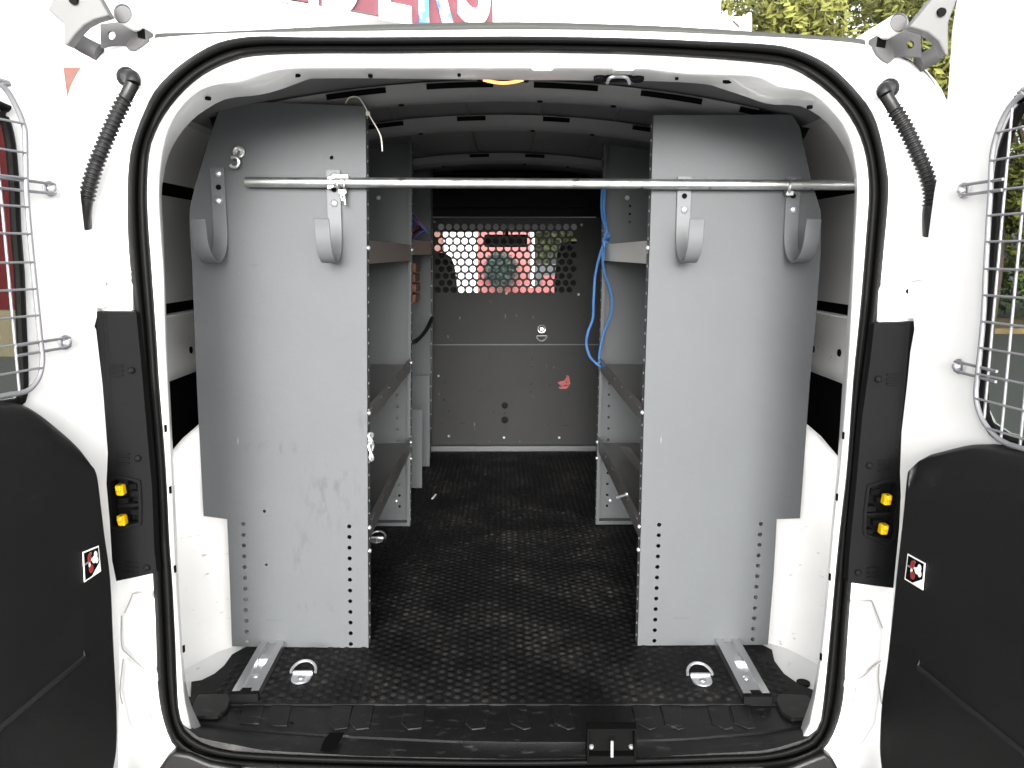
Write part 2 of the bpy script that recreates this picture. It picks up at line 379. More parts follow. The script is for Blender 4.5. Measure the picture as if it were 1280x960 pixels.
# roof skin (outside) with arched rear edge
prof_r = [(640,27),(480,30),(400,33),(320,37),(250,40),(195,42),(150,52),(115,72),(98,95),(90,120)]
prof_l = [(640,27),(800,31),(880,35),(960,40),(1020,44),(1080,49),(1125,63),(1155,80),(1172,100),(1180,125)]
arch = smooth_path([P(a, b, D0+.03) for a, b in reversed(prof_r)]+[P(a, b, D0+.03) for a, b in prof_l[1:]], 5)
rf = MB()
def arow(y, dz, k=1): return [Vector((p.x*k, y, p.z+dz)) for p in arch]
arch0 = arch; arch = [p for p in arch0 if P(190, 42, D0+.03).x < p.x < P(1086, 50, D0+.03).x]
re_ = MB(); re_.grid([arow(D0+.045, -.017), arow(D0+.028, -.015), arow(D0+.022, -.008), arow(D0+.028, -.001), arow(D0+.06, .001)]); re_.build('roof_gasket', M['roofedge'], van, angle=70)
arch1 = arch; arch = arch0
rf.grid([arow(D0+.04, -.002), arow(D0+.10, .012), arow(D0+.4, .02), arow(3.2, .02), arow(3.9, -.005), arow(4.55, -.08)])
roof = rf.build('roof', M['dullwhite'], van, angle=60)
arch = arch1
rs = MB()                                                 # dark gap strip under the roof edge
rs.grid([[Vector((p.x, D0+.033, p.z-.012)) for p in arch], [Vector((p.x, D0+.031, p.z-.0195)) for p in arch]])
rs.build('roof_joint', M['rubber'], van)
# outer body sides
for sgn in (-1, 1):
    sd = MB(); y0 = D0+.10
    prof_s = [(.66,ZC+.32),(.76,ZC+.22),(.825,ZC+.1),(.845,ZC-.02),(.85,ZC-.3),(.85,ZC-.7),(.84,ZC-1.1)]
    sd.grid([[Vector((sgn*x, y, z)) for x, z in prof_s] for y in (y0, 2.2, 3.9)])
    sd.grid([[Vector((sgn*x, y, z)) for x, z in prof_s[4:]] for y in (3.9, 5.1)])
    sd.build('body_side', M['white'], van)
    # inner lining from top to bottom
    def wall(z0, z1, x0, x1, m, name, y0=1.53, y1=3.74, t=.012):
        w = MB(); w.prism([(sgn*x0, y0, z0), (sgn*x1, y0, z1), (sgn*(x1+t), y0, z1), (sgn*(x0+t), y0, z0)], (0, y1-y0, 0)); return w.build(name, m, van)
    q = MB(); lz = [(.785, ZC-.115), (.80, ZC+.0), (.80, ZC+.12), (.785, ZC+.19), (.75, ZC+.245), (.69, ZC+.285), (.62, ZC+.31)]
    lz = [(p.x, p.z) for p in smooth_path([(x, 0, z) for x, z in lz], 4)]
    q.grid([[Vector((sgn*x, y, z)) for x, z in lz] for y in (1.52, 2.3, 3.0, 3.74)]); q.build('wall_lining', M['lining'], van, angle=60)
    q = MB(); q.grid([[Vector((sgn*(x-.002), y, z)) for x, z in ((.8, ZC+.135), (.793, ZC+.162), (.786, ZC+.182))] for y in (1.53, 3.73)]); q.build('lining_gap', M['void'], van)
    wall(ZC-.145, ZC-.115, .82, .82, M['void'], 'lining_gap')
    b = MB(); b.prism([(sgn*.79, 1.52, ZC-.145), (sgn*.775, 1.52, ZC-.18), (sgn*.77, 1.52, ZC-.27), (sgn*.79, 1.52, ZC-.30), (sgn*.84, 1.52, ZC-.30), (sgn*.84, 1.52, ZC-.145)], (0, 2.2, 0))
    for k in range(5):
        b.cyl((sgn*.771, 1.72+.16*k, ZC-.235+.01*(k % 2)), (1,0,0), .009, .006, 12, 1)
    b.build('belt_rail', [M['white_in'], M['void']], van, bevel=.004)
    wall(ZF-.05, ZC-.30, .84, .84, M['black'], 'lower_cavity')
# ceiling with cross ribs
def cz(x, base): return base-.075*(x/.62)**2
XS = [-.66+.06*k for k in range(23)]
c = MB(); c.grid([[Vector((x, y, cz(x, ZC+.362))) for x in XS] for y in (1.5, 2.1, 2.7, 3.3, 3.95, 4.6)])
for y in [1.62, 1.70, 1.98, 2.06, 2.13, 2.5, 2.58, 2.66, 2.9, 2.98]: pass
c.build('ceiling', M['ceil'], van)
for (y, w, dark) in ((1.865, .075, ((-.37,-.245),(-.16,-.02),(.065,.20),(.29,.42),(.50,.6))), (2.30, .075, ((-.42,-.26),(-.12,-.045),(.105,.175),(.34,.42))), (3.14, .10, ((-.12,-.05),(.08,.15)))):
    rb = MB()
    rows = []
    for yy, dz in ((y-w/2-.02, .0), (y-w/2, -.022), (y-w/4, -.030), (y+w/4, -.030), (y+w/2, -.022), (y+w/2+.02, 0)):
        rows.append([Vector((x, yy, cz(x, ZC+.358)+dz)) for x in XS[2:-2]])
    rb.grid(rows)
    for a, b_ in dark:
        n = 5; xs = [lerp(a, b_, k/n) for k in range(n+1)]
        rb.grid([[Vector((x, y-w/2-.021, cz(x, ZC+.358)-.003)) for x in xs], [Vector((x, y-w/2-.0095, cz(x, ZC+.358)-.0125)) for x in xs]], 1)
    for xh in (-.02+.1, .24, -.22):
        rb.cyl((xh, y, cz(xh, ZC+.327)), (0,0,1), .006, .004, 10, 1)
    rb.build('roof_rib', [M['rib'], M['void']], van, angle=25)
lr = MB()                                                  # lengthwise roof creases
for x in (-.28, -.09, .1, .29):
    for ya, yb in ((1.92, 2.235), (2.37, 3.05)):
        lr.tube([(x, ya, cz(x, ZC+.361)), (x, yb, cz(x, ZC+.361))], .004, 6)
lr.each('roof_crease', M['ceil'], van)
# front roof cross panel above the partition
fp = MB(); fp.box((-.62, 3.72, ZC+.20), (.62, 3.76, ZC+.37))
for x in (-.33, -.1, .2, .33): fp.cyl((x, 3.70, ZC+.325), (0,1,0), .012, .03, 8)
fp.box((-.36, 3.66, ZC+.335), (.40, 3.70, ZC+.345)); fp.box((-.34, 3.64, ZC+.30), (.38, 3.71, ZC+.305))
fp.build('front_header', M['black'], van, bevel=.003)
# lit dome lamp
a, b = P(604, 103, 1.64), P(654, 103, 1.64)
dl = MB(); dl.box((a.x-.012, 1.625, a.z+.006), (b.x+.012, 1.675, a.z+.03)); dome = dl.build('dome_lamp', M['black'], van, bevel=.003)
dl = MB(); dl.tube([(lerp(a.x, b.x, t), 1.645, a.z+.006-.006*math.sin(math.pi*t)) for t in [k/8 for k in range(9)]], .003, 8)
dl.build('lens', M['lamp'], dome)
# header striker
st = MB(); Ys = D0+.075
for x in (750, 797):
    p = P(x, 97, Ys); st.cyl(p, (0,.2,1), .011, .012, 12)
p = P(773, 97, Ys); st.box((p.x-.022, Ys-.012, p.z-.006), (p.x+.022, Ys+.012, p.z+.010))
st.build('upper_striker', M['black'], van, bevel=.002)
stk = [o for o in van.children if o.name.startswith('upper_striker')][0]
st = MB(); q = smooth_path([P(759,104,Ys-.005), P(761,99,Ys-.015), P(766,96,Ys-.02), P(780,96,Ys-.02), P(785,99,Ys-.015), P(787,104,Ys-.005)], 4); st.tube(q, .0028, 8)
st.build('striker_loop', M['zinc'], stk)
# floor of the van
fl = MB(); fl.box((-.84, 1.45, ZF-.05), (.84, 5.0, ZF-.012)); fl.build('load_floor', M['dullwhite'], van)
# wheel arches with rounded tower
for sgn in (-1, 1):
    wa = MB(); rows = []
    ys = [1.56, 1.60, 1.65, 1.70, 1.75, 1.80, 1.84, 1.87, 1.95, 2.15, 2.4, 2.55, 2.65, 2.7]
    hs = [h_*.92 for h_ in (.0, .15, .24, .32, .40, .48, .55, .59, .61, .61, .52, .40, .2, 0)]
    for y, h in zip(ys, hs):
        xi = interp([(1.56,.80),(1.60,.79),(1.65,.765),(1.70,.74),(1.75,.715),(1.80,.685),(1.84,.64),(1.87,.60),(1.95,.598)], y)
        prof_w = [(xi-.03, 0), (xi-.01, .03), (xi, h*.35), (xi+.008, h*.7), (xi+.022, h*.9), (xi+.04, h*.975), (xi+.06, h), (xi+.085, h*.985), (xi+.11, h*.93), (xi+.135, h*.83), (xi+.16, h*.66), (xi+.172, h*.45), (xi+.18, 0)]
        rows.append([Vector((sgn*min(x, .835), y, ZF-.01+z)) for x, z in prof_w])
    wa.grid(rows)
    wa.build('wheel_arch', M['white_in'], van, angle=80)
    rc = MB()                                             # rear corner floor panel between arch and frame
    rc.prism([(sgn*.56, 1.47, ZF-.011), (sgn*.84, 1.47, ZF-.011), (sgn*.84, 1.9, ZF-.011), (sgn*.60, 1.9, ZF-.011)], (0,0,.004)); rc.build('corner_panel', M['white_in'], van)
    q = MB(); x = sgn*.80
    rows = []
    for k in range(9):
        t = k/8; rows.append([Vector((sgn*lerp(.60, .80, t**.7), 1.60-.0*t, z)) for z in (ZF-.01, ZF+.15, ZF+.30)])
    br = MB(); px = 266 if sgn < 0 else 1004; py = 150 if sgn < 0 else 166
    a = P(px-6, py-8, 1.84); b = P(px+8, py-6, 1.84); c_ = P(px+sgn*-2, py+13, 1.84)
    br.prism([a, b, c_], (0,.05,0)); br.build('lining_clip', M['black'], van)
# pillar trims with tail-lamp pockets
def pillar(out, pocket, yell, screws, sgn):
    Y = D0-.035; t = MB()
    hole = [(p.x, p.z) for p in (P(a, b, Y) for a, b in pocket)]
    yplate(t, out, Y, .02, (), [hole])
    # raised rib running down
    xs = [p for p in out]
    pl = t.build('pillar_trim', M['black'], van, bevel=.003)
    pk = MB(); x0 = min(h[0] for h in hole); x1 = max(h[0] for h in hole); z0 = min(h[1] for h in hole); z1 = max(h[1] for h in hole)
    pk.box((x0-.008, Y+.031, z0-.008), (x1+.008, Y+.034, z1+.008))
    for k in range(7):
        zz = lerp(z0+.008, z1-.008, k/6); xx = lerp(x0, x1, .25+.5*((k*37) % 10)/10)
        pk.box((xx-.007, Y+.012+.006*(k % 3), zz-.005), (xx+.009, Y+.031, zz+.005))
    pk.tube([(x0+.006, Y+.012, lerp(z0, z1, .4)), (x1-.004, Y+.01, lerp(z0, z1, .43))], .0035, 8)
    pk.tube([(x1-.004 if sgn < 0 else x0+.004, Y+.008, z0+.01), (x1-.004 if sgn < 0 else x0+.004, Y+.008, z1-.01)], .003, 8)
    pk.build('lamp_pocket', M['black'], pl, bevel=.002)
    rim = MB(); rim.tube(smooth_path([(a, Y-.002, b) for a, b in hole], 4, True), .003, 8, closed=True); rim.build('pocket_rim', M['black'], pl)
    for (x, y) in yell:
        yb = MB(); c0 = P(x, y, Y+.006)
        yb.obox(c0, Vector((.0065,0,0)), Vector((0,.008,0)), Vector((.001*sgn,0,.009)))
        yb.obox(c0+Vector((0,-.004,.004)), Vector((.0048,0,0)), Vector((0,.008,0)), Vector((0,0,.005)))
        yb.build('lamp_lever', M['yellow'], pl, bevel=.003, seg=3)
    for (x, y) in screws:
        sc = MB(); c0 = P(x, y, Y-.003); sc.dome(c0, (0,-1,0), .006, .004); sc.cyl(c0+Vector((0,-.003,0)), (0,1,0), .0025, .004, 6)
        sc.build('screw', M['bracket'] if False else M['rubber'], pl)
        rb = MB()
        for k in (-1, 0, 1):
            c1 = P(x+sgn*18, y+6*k, Y); rb.obox(c1, Vector((.011,0,0)), Vector((0,.003,0)), Vector((0,0,.0018)))
        rb.build('moulded_ridge', M['black'], pl, bevel=.001)
    rg = MB()
    mid = [(lerp(out[i][0], out[-1-i][0], .45), out[i][1]) for i in range(len(out)//2)]
    rg.tube([P(a, b, Y+.003) for a, b in mid if not (595 < b < 665)][:3], .005, 8)
    rg.build('moulded_edge', M['black'], pl)
pillar([(100,390),(104,480),(112,560),(116,610),(120,670),(128,730),(196,716),(193,690),(190,610),(182,520),(176,450),(170,390)],
       [(138,600),(170,600),(175,608),(176,650),(171,655),(140,658)], [(151,612),(153,650)], [(164,463),(172,573),(183,710)], -1)
pillar([(1170,402),(1164,480),(1156,560),(1150,620),(1146,670),(1140,738),(1060,728),(1062,690),(1070,610),(1078,520),(1088,450),(1093,404)],
       [(1122,604),(1090,606),(1084,613),(1080,660),(1086,670),(1116,674)], [(1108,624),(1104,661)], [(1098,474),(1087,582),(1073,716)], 1)
# lower white pillar pressings
def patch(pts, Y, t, name='pillar_pressing'):
    q = MB(); q.prism([P(a, b, Y) for a, b in pts], (0, t, 0)); return q.build(name, M['white'], van, bevel=.006, seg=3)
patch([(166,742),(186,740),(196,750),(196,836),(182,838),(166,822),(152,808),(150,772)], D0-.008, .03)
patch([(154,824),(184,845),(186,862),(188,880),(199,917),(178,928),(160,905),(150,862)], D0-.006, .03)
patch([(1064,752),(1090,751),(1104,790),(1101,826),(1086,838),(1072,848),(1056,850),(1060,800)], D0-.008, .03)
patch([(1099,830),(1073,855),(1070,870),(1066,895),(1053,926),(1075,937),(1095,905),(1102,862)], D0-.006, .03)
for pts in ([(184,841),(196,841),(197,855),(185,855)], [(1056,852),(1072,850),(1071,862),(1055,862)]): patch(pts, D0-.012, .03, 'hinge_stop')
def seam(pts):
    q = MB(); q.tube(smooth_path([P(a, b, D0-.0075) for a, b in pts], 5), .0011, 6); q.build('body_shade_line', M['seam'], van)  # thin grey tube drawn as the shade line of a pressing
for pts in ([(166,742),(186,741),(192,748)], [(152,770),(152,806),(160,818),(178,834),(186,840)], [(186,856),(188,876),(186,890),(194,905),(200,920)], [(166,742),(156,766)], [(154,824),(150,862),(153,880)],
            [(1064,752),(1090,751)], [(1090,752),(1103,785)], [(1101,826),(1090,834),(1078,846),(1062,850)], [(1070,860),(1066,880),(1064,895),(1053,926)], [(1099,830),(1098,850),(1102,880)], [(146,336),(158,337),(168,342)], [(1124,355),(1140,352),(1152,350)]): seam(pts)
# door hinges
for sgn, x0, x1, y0, y1 in ((-1,122,165,346,389), (1,1098,1146,355,403)):
    h = MB(); Y = D0-.012
    h.prism([P(x0, y0+8, Y), P(x0+8, y0-2, Y), P(x1-8, y0+2, Y), P(x1, y0+10, Y), P(x1, y1, Y), P(x0, y1, Y)], (0,.03,0))
    kx = x0+4 if sgn < 0 else x1-4
    h.tube([P(kx, y0, Y-.012), P(kx, y1-4, Y-.012)], .008, 12)
    hg = h.build('door_hinge', M['white'], van, bevel=.003)
    hd = MB(); hx = x0+9 if sgn < 0 else x1-11
    hd.cyl(P(hx, y0+9, Y), (0,1,0), .004, .006, 10); hd.build('hinge_hole', M['void'], hg)
# cable boots
def boot(pts, elbow, sgn):
    path = smooth_path([P(a, b, y) for a, b, y in pts], 40)
    L = [0]
    for a, b in zip(path, path[1:]): L.append(L[-1]+(b-a).length)
    rs = []; T = L[-1]
    for l in L:
        t = l/T
        if t < .10 or t > .80: rs.append(.0105 if t < .1 else lerp(.0108, .0085, (t-.8)/.2))
        else: rs.append(.0112+.0019*math.sin(2*math.pi*(l/.0076)))
    q = MB(); q.tube(path, rs, 14)
    e = [P(a, b, y) for a, b, y in elbow]; q.tube(smooth_path(e, 5), .0115, 12)
    q.dome(e[-1]+Vector((0,.0,0)), (0,-1,0), .016, .012)
    return q.build('cable_boot', M['boot'], van, angle=70)
boot([(166,104,D0-.045),(158,120,D0-.045),(145,146,D0-.04),(130,180,D0-.035),(117,215,D0-.03),(109,245,D0-.025),(107,265,D0-.02),(108,284,D0-.005)], [(166,104,D0-.045),(166,97,D0-.04),(158,96,D0-.015)], -1)
boot([(1107,118,D0-.045),(1117,135,D0-.045),(1132,160,D0-.04),(1146,190,D0-.035),(1158,218,D0-.03),(1164,245,D0-.025),(1161,268,D0-.02),(1160,294,D0-.005)], [(1107,118,D0-.045),(1105,112,D0-.04),(1112,110,D0-.015)], 1)
# ------------------------------------------------------------------ sill
xs_ = [228+ (1030-228)*k/40 for k in range(41)]
def sill_front(x): return interp([(228,899),(250,906),(330,914),(450,922),(560,927),(640,929),(730,929),(860,924),(960,916),(1010,907),(1030,897)], x)
def sill_low(x): return interp([(228,905),(250,922),(330,937),(450,944),(640,948),(800,946),(960,937),(1010,922),(1030,905)], x)
ZS = ZF-.004
sl = MB()
sl.grid([[PF(x, interp([(228,868),(330,872),(640,874),(960,872),(1030,868)], x), ZS-.004) for x in xs_],
         [PF(x, interp([(228,878),(640,880),(1030,878)], x), ZS) for x in xs_],
         [PF(x, sill_front(x)-1.5, ZS) for x in xs_],
         [PF(x, sill_front(x)+1.5, ZS-.003) for x in xs_],
         [P(x, lerp(sill_front(x), sill_low(x), .6), D0+.02) for x in xs_],
         [P(x, sill_low(x)+1, D0-.002) for x in xs_],
         [P(x, sill_low(x)+9, D0-.004) for x in xs_]])
sill = sl.build('sill_trim', M['sill'], van, angle=35)
pads = MB()
for x0, f in ((318,1),(352,1),(428,1),(455,1),(520,1),(600,1),(645,-1),(700,-1),(802,-1),(838,-1),(897,-1),(925,-1)):
    pts = [(x0-13, 884), (x0+13, 884), (x0+13-6*f, 912), (x0-6*f-4*f, 914), (x0-13-6*f, 906)]
    pads.prism([PF(a, min(b, sill_front(x0)-6), ZS-.002) for a, b in pts], (0,0,.0045))
pads.each('tread_pad', M['sill'], sill, bevel=.0015)
cov = MB()
for pts in ([(248,873),(286,872),(290,880),(284,893),(272,902),(242,902),(236,895)], [(972,872),(1010,874),(1021,894),(1016,903),(990,905),(976,896),(968,880)]):
    cov.prism([PF(a, b, ZS-.002) for a, b in pts], (0,0,.010))
cov.each('corner_cover', M['sill'], sill, bevel=.004, seg=3)
rv = MB()
for x, y in ((299,890),(363,905),(506,905),(690,906),(834,905),(954,895)):
    rv.dome(PF(x, y, ZS), (0,0,1), .006, .003)
rv.each('rivet', M['black'], sill)
nt = MB()
q = [(412,917),(430,917),(426,924),(419,936),(413,940),(400,939),(404,927)]
nt.prism([P(a, b, lerp(D0+.055, D0-.012, (b-917)/23)) for a, b in q], (0,.004,0)); nt.build('sill_notch', M['void'], sill)
ls = MB(); Yl = D0-.016
a = P(734, 911, Yl); b = P(795, 953, Yl)
ls.box((a.x, Yl-.002, b.z), (a.x+.004, Yl+.022, a.z)); ls.box((b.x-.004, Yl-.002, b.z), (b.x, Yl+.022, a.z)); ls.box((a.x, Yl+.018, b.z), (b.x, Yl+.022, a.z))
ls.box((a.x, Yl-.004, a.z-.003), (b.x, Yl+.020, a.z+.001)); ls.box((a.x, Yl, b.z-.002), (b.x, Yl+.02, b.z+.012))
low = ls.build('lower_striker', M['void'], van, bevel=.002)
ls = MB()
for x in (739, 789): ls.dome(P(x, 933, Yl+.018), (0,-1,0), .005, .006)
ls.each('bolt', M['wire'], low)
ls = MB(); ls.tube([P(765, 926, Yl), P(765, 946, Yl-.004)], .003, 8); ls.build('striker_pin', M['zinc'], low)
for q in ([(194,968),(206,950),(216,941),(236,944),(262,955),(300,962),(300,1010),(194,1010)], [(1052,968),(1042,950),(1032,943),(1016,949),(985,962),(960,966),(960,1010),(1052,1010)]):
    bp = MB(); bp.prism([P(a, b, D0-.03) for a, b in q], (0,.028,0)); bp.build('bumper_end', M['trim'], van, bevel=.006, seg=3)
bp = MB(); a = P(640, 985, D0-.03); bp.box((-.86, D0-.10, ZC-1.32), (.86, D0-.03, a.z)); bp.build('rear_bumper', M['trim'], van, bevel=.02, seg=3)
# ------------------------------------------------------------------ rear doors
def door(sgn, hinge_px, ang, edge, guard, rubber, wires, verts_px, brackets, trim, sticker, flange, crease, lab):
    Yh = D0-.035
    O = P(hinge_px, 480, Yh); O.z = 0
    u = Vector((sgn*math.sin(ang), -math.cos(ang), 0)); n = Vector((-sgn*math.cos(ang), -math.sin(ang), 0)); Z = Vector((0,0,1))
    def W(s, z, off=0): return O+u*s+Z*z+n*off
    def SZ(px, py, off=0):
        p = PL(px, py, O+n*off, n); return ((p-O).dot(u), p.z)
    def PD(px, py, off=0): return PL(px, py, O+n*off, n)
    WID = .66
    e = [SZ(a, b) for a, b in edge]
    outline = e+[(.05, ZC-.98), (WID-.03, ZC-.98), (WID, ZC-.9), (WID, ZC+.2), (WID-.06, ZC+.36), (WID-.2, ZC+.42), (.26, ZC+.43)]
    rb = [SZ(a, b) for a, b in rubber]; sc = rb[0][0]+.015
    sc = max(p[0] for p in rb)+.17
    rl = [(p[0], p[1]) for p in rb]
    full = rl+[(2*sc-p[0], p[1]) for p in reversed(rl)]
    hole_out = [(s-.062 if s < sc else s+.01, z) for s, z in full]
    d = MB()
    vs, fs = plate2d(outline, [full], .006); d.add([W(s, z, w-.006) for s, z, w in vs], fs)
    vs, fs = plate2d(outline, [hole_out], .006); d.add([W(s, z, w-.05) for s, z, w in vs], fs)
    d.grid([[W(s, z, -.003) for s, z in outline], [W(s, z, -.047) for s, z in outline]], closed=True)
    do = d.build('rear_door', M['white'], van)
    # raised inner pressing around the window
    g = [SZ(a, b, .02) for a, b in guard]
    gfull = g+[(2*sc-p[0], p[1]) for p in reversed(g)]
    ring = MB()
    path = smooth_path([W(s, z, .0) for s, z in full], 2, True)
    ring.tube(path, .007, 8, closed=True); ring.build('window_rubber', M['rubber'], do)
    cxs = sum(p[0] for p in full)/len(full); czs = sum(p[1] for p in full)/len(full)
    r2 = MB(); r2.grid([[W(s, z, -.004) for s, z in full], [W(s, z, -.046) for s, z in hole_out]], closed=True)
    r2.build('window_surround', M['black'], do)
    gl = MB(); gl.prism([W(s, z, -.0435) for s, z in hole_out], -n*.004); gl.build('window_pane', M['glass'], do)
    gw = MB(); gw.tube(smooth_path([W(s, z, .02) for s, z in gfull], 4, True), .0037, 10, closed=True)
    gs = sorted(g, key=lambda p: p[1])
    def gedge(z): return interp([(p[1], p[0]) for p in gs], z)
    for (x, y) in wires:
        s, z = SZ(x, y, .02); s = gedge(z); gw.tube([W(s, z, .022), W(2*sc-s, z, .022)], .0017, 8)
    zt, zb = max(p[1] for p in g), min(p[1] for p in g)
    s0 = min(p[0] for p in g)
    vsx = [SZ(x, y, .017)[0] for x, y in verts_px]
    step = vsx[-1]-vsx[-2] if len(vsx) > 1 else .048
    while vsx[-1]+step < 2*sc-s0-.02: vsx.append(vsx[-1]+step)
    gz_in = sorted(gfull, key=lambda p: p[0])
    half_t = sorted([p for p in g if p[1] > (zt+zb)/2], key=lambda p: p[0]); half_b = sorted([p for p in g if p[1] <= (zt+zb)/2], key=lambda p: p[0])
    for s in vsx:
        sm = s if s < sc else 2*sc-s
        a_ = interp([(p[0], p[1]) for p in half_t], sm); b_ = interp([(p[0], p[1]) for p in half_b], sm)
        gw.tube([W(s, a_, .0175), W(s, b_, .0175)], .0020, 8)
    for (bx, by, ex) in brackets:
        s, z = SZ(bx, by, .01); s2, _ = SZ(ex, by, .02)
        pth = [W(s2, z+.007, .024), W(s+.004, z+.007, .012), W(s-.006, z+.004, .009), W(s-.006, z-.004, .009), W(s+.004, z-.007, .012), W(s2, z-.007, .024)]
        gw.tube(smooth_path(pth, 4), .0022, 8)
    go = gw.build('window_guard', M['wire'], do)
    bo = MB()
    for (bx, by, ex) in brackets:
        p = PD(bx, by, .008); bo.cyl(p-n*.003, n, .0115, .003, 18); bo.dome(p, n, .0075, .008)
    bo.each('guard_bolt', M['zinc'], do)
    # trim panel
    tp = [SZ(a, b, .028) for a, b in trim]
    tl = tp+[(.08, ZC-.97), (WID-.04, ZC-.97), (WID-.04, tp[0][1]+.0)]
    tl = [(p.x, p.y) for p in smooth_path([(s, z, 0) for s, z in tl[:len(tp)]], 4)]+tl[len(tp):]
    mt_ = len(tl); nm = []
    for i in range(mt_):
        a_, b_ = tl[i-1], tl[(i+1) % mt_]; dx, dz = b_[0]-a_[0], b_[1]-a_[1]; l_ = math.hypot(dx, dz) or 1; nm.append((-dz/l_, dx/l_))
    for _ in range(3):
        nm = [((nm[i-1][0]+2*nm[i][0]+nm[(i+1) % mt_][0])/4, (nm[i-1][1]+2*nm[i][1]+nm[(i+1) % mt_][1])/4) if 2 < i < len(tl)-6 else nm[i] for i in range(mt_)]
    area = sum(tl[i][0]*tl[(i+1) % mt_][1]-tl[(i+1) % mt_][0]*tl[i][1] for i in range(mt_))
    if area > 0: nm = [(-a_, -b_) for a_, b_ in nm]
    def ins(k, o_, e_=0):
        return [W(s-a_*(.008*k+.0), z-(max(b_, 0)**1.5)*.062*k-(min(b_, 0))*.01*k, o_) for (s, z), (a_, b_) in zip(tl, nm)]
    t = MB(); t.grid([ins(0, .001), ins(0, .022), ins(.12, .030), ins(.4, .037), ins(.75, .044), ins(.9, .0475), ins(1.05, .049), ins(1.4, .0495)], closed=True)
    last = t.v[-mt_:]; t.add(last, [tuple(range(mt_))])
    to = t.build('door_trim', M['trim'], do, angle=75)
    cr = MB(); cp = [PD(a, b, .049) for a, b in crease]; far = cp[-1]+(cp[-1]-cp[-2]).normalized()*.25
    cr.tube([cp[0]-n*.004]+cp[1:]+[far], .0045, 8); cr.build('trim_crease', M['boot'], do)
    # sticker with pictogram
    q = [PD(a, b, .0505) for a, b in sticker]; ex, ey = (q[1]-q[0]), (q[3]-q[0])
    def ST(x, y, o): return q[0]+ex*x+ey*y+n*o+(q[2]-q[1]-ey)*x*y
    sk = MB(); sk.prism([ST(x, y, 0) for x, y in ((0,0),(1,0),(1,1),(0,1))], n*.0006, 0)
    sk.prism([ST(x, y, .0007) for x, y in ((.06,.05),(.94,.05),(.94,.95),(.06,.95))], n*.0003, 1)
    def blob(x, y, rx, ry, mi): sk.prism([ST(x+a, y+b_, .0012) for a, b_ in circ(0, 0, rx, 12, ry)], n*.0004, mi)
    sk.prism([ST(x, y, .0011) for x, y in ((.94,.62),(.94,.95),(.45,.95))], n*.0003, 0)
    f = sgn
    blob(.36, .30, .11, .17, 2); blob(.44, .16, .07, .06, 3); blob(.42, .68, .13, .15, 2); blob(.34, .52, .05, .1, 0)
    blob(.74, .28, .10, .14, 0); blob(.64, .42, .14, .13, 0); blob(.78, .48, .09, .12, 0); blob(.52, .38, .08, .05, 0)
    sk.prism([ST(x, y, .0011) for x, y in ((.06,.40),(.45,.36),(.45,.42),(.06,.47))], n*.0003, 4)
    sk.build('warning_sticker', [M['paper'], M['void'], M['red'], M['brown_tone'], M['wire']], do, smooth=False)
    fg = MB(); fp_ = [PL(a, b, Vector((0, D0-.10, 0)), Vector((0,1,0))) for a, b in flange]
    fg.prism(fp_, Vector((0,.022,0))); fg.build('door_flange', M['flange'], do, bevel=.006, seg=3)
    fg = MB(); hx = (92, 0) if sgn < 0 else (1177, 15)
    fg.cyl(P(hx[0], hx[1], D0-.104), (0,1,.4), .006, .006, 12); fg.build('flange_plug', M['black'], do)
    pr = MB()                                             # soft pressing line between window and hinge edge
    return do, W, SZ, PD, n
door(-1, 128, R(13), [(79,0),(78,30),(79,85),(84,122),(92,190),(100,240),(104,275),(110,330),(121,385),(121,396),(118,408),(120,412),(128,480),(135,560),(133,605),(137,650),(140,700),(147,735),(150,790),(149,850),(148,960)],
     [(-14,97),(0,105),(10,115),(22,137),(30,158),(31.5,170),(32,200),(33,240),(37,290),(42,340),(46,380),(50,420),(53,445),(52,460),(47,475),(35,488),(15,493),(-8,497)],
     [(-20,124),(0,142),(8,156),(13,180),(16,210),(18,240),(20,290),(24,340),(26,390),(28,440),(29,478),(26,500),(10,508),(-15,512)],
     [(25,154),(25,190),(25,222),(25,258),(25,292),(25,328),(25,362),(25,396),(25,430),(25,464)], [(9,330)], [(64,236,-20),(83,428,16)],
     [(-30,500),(0,503),(28,505),(50,516),(70,532),(90,550),(103,566),(110,585),(114,610),(120,660),(128,720),(132,800),(136,880),(136,930),(131,962)],
     [(103,690),(123,682),(126,714),(105,728)], [(60,12),(70,-10),(120,-10),(136,19),(118,24),(105,31),(94,42),(84,56),(80,56),(80,30)], [(104,812),(105,822),(52,866),(0,910)], 'left')
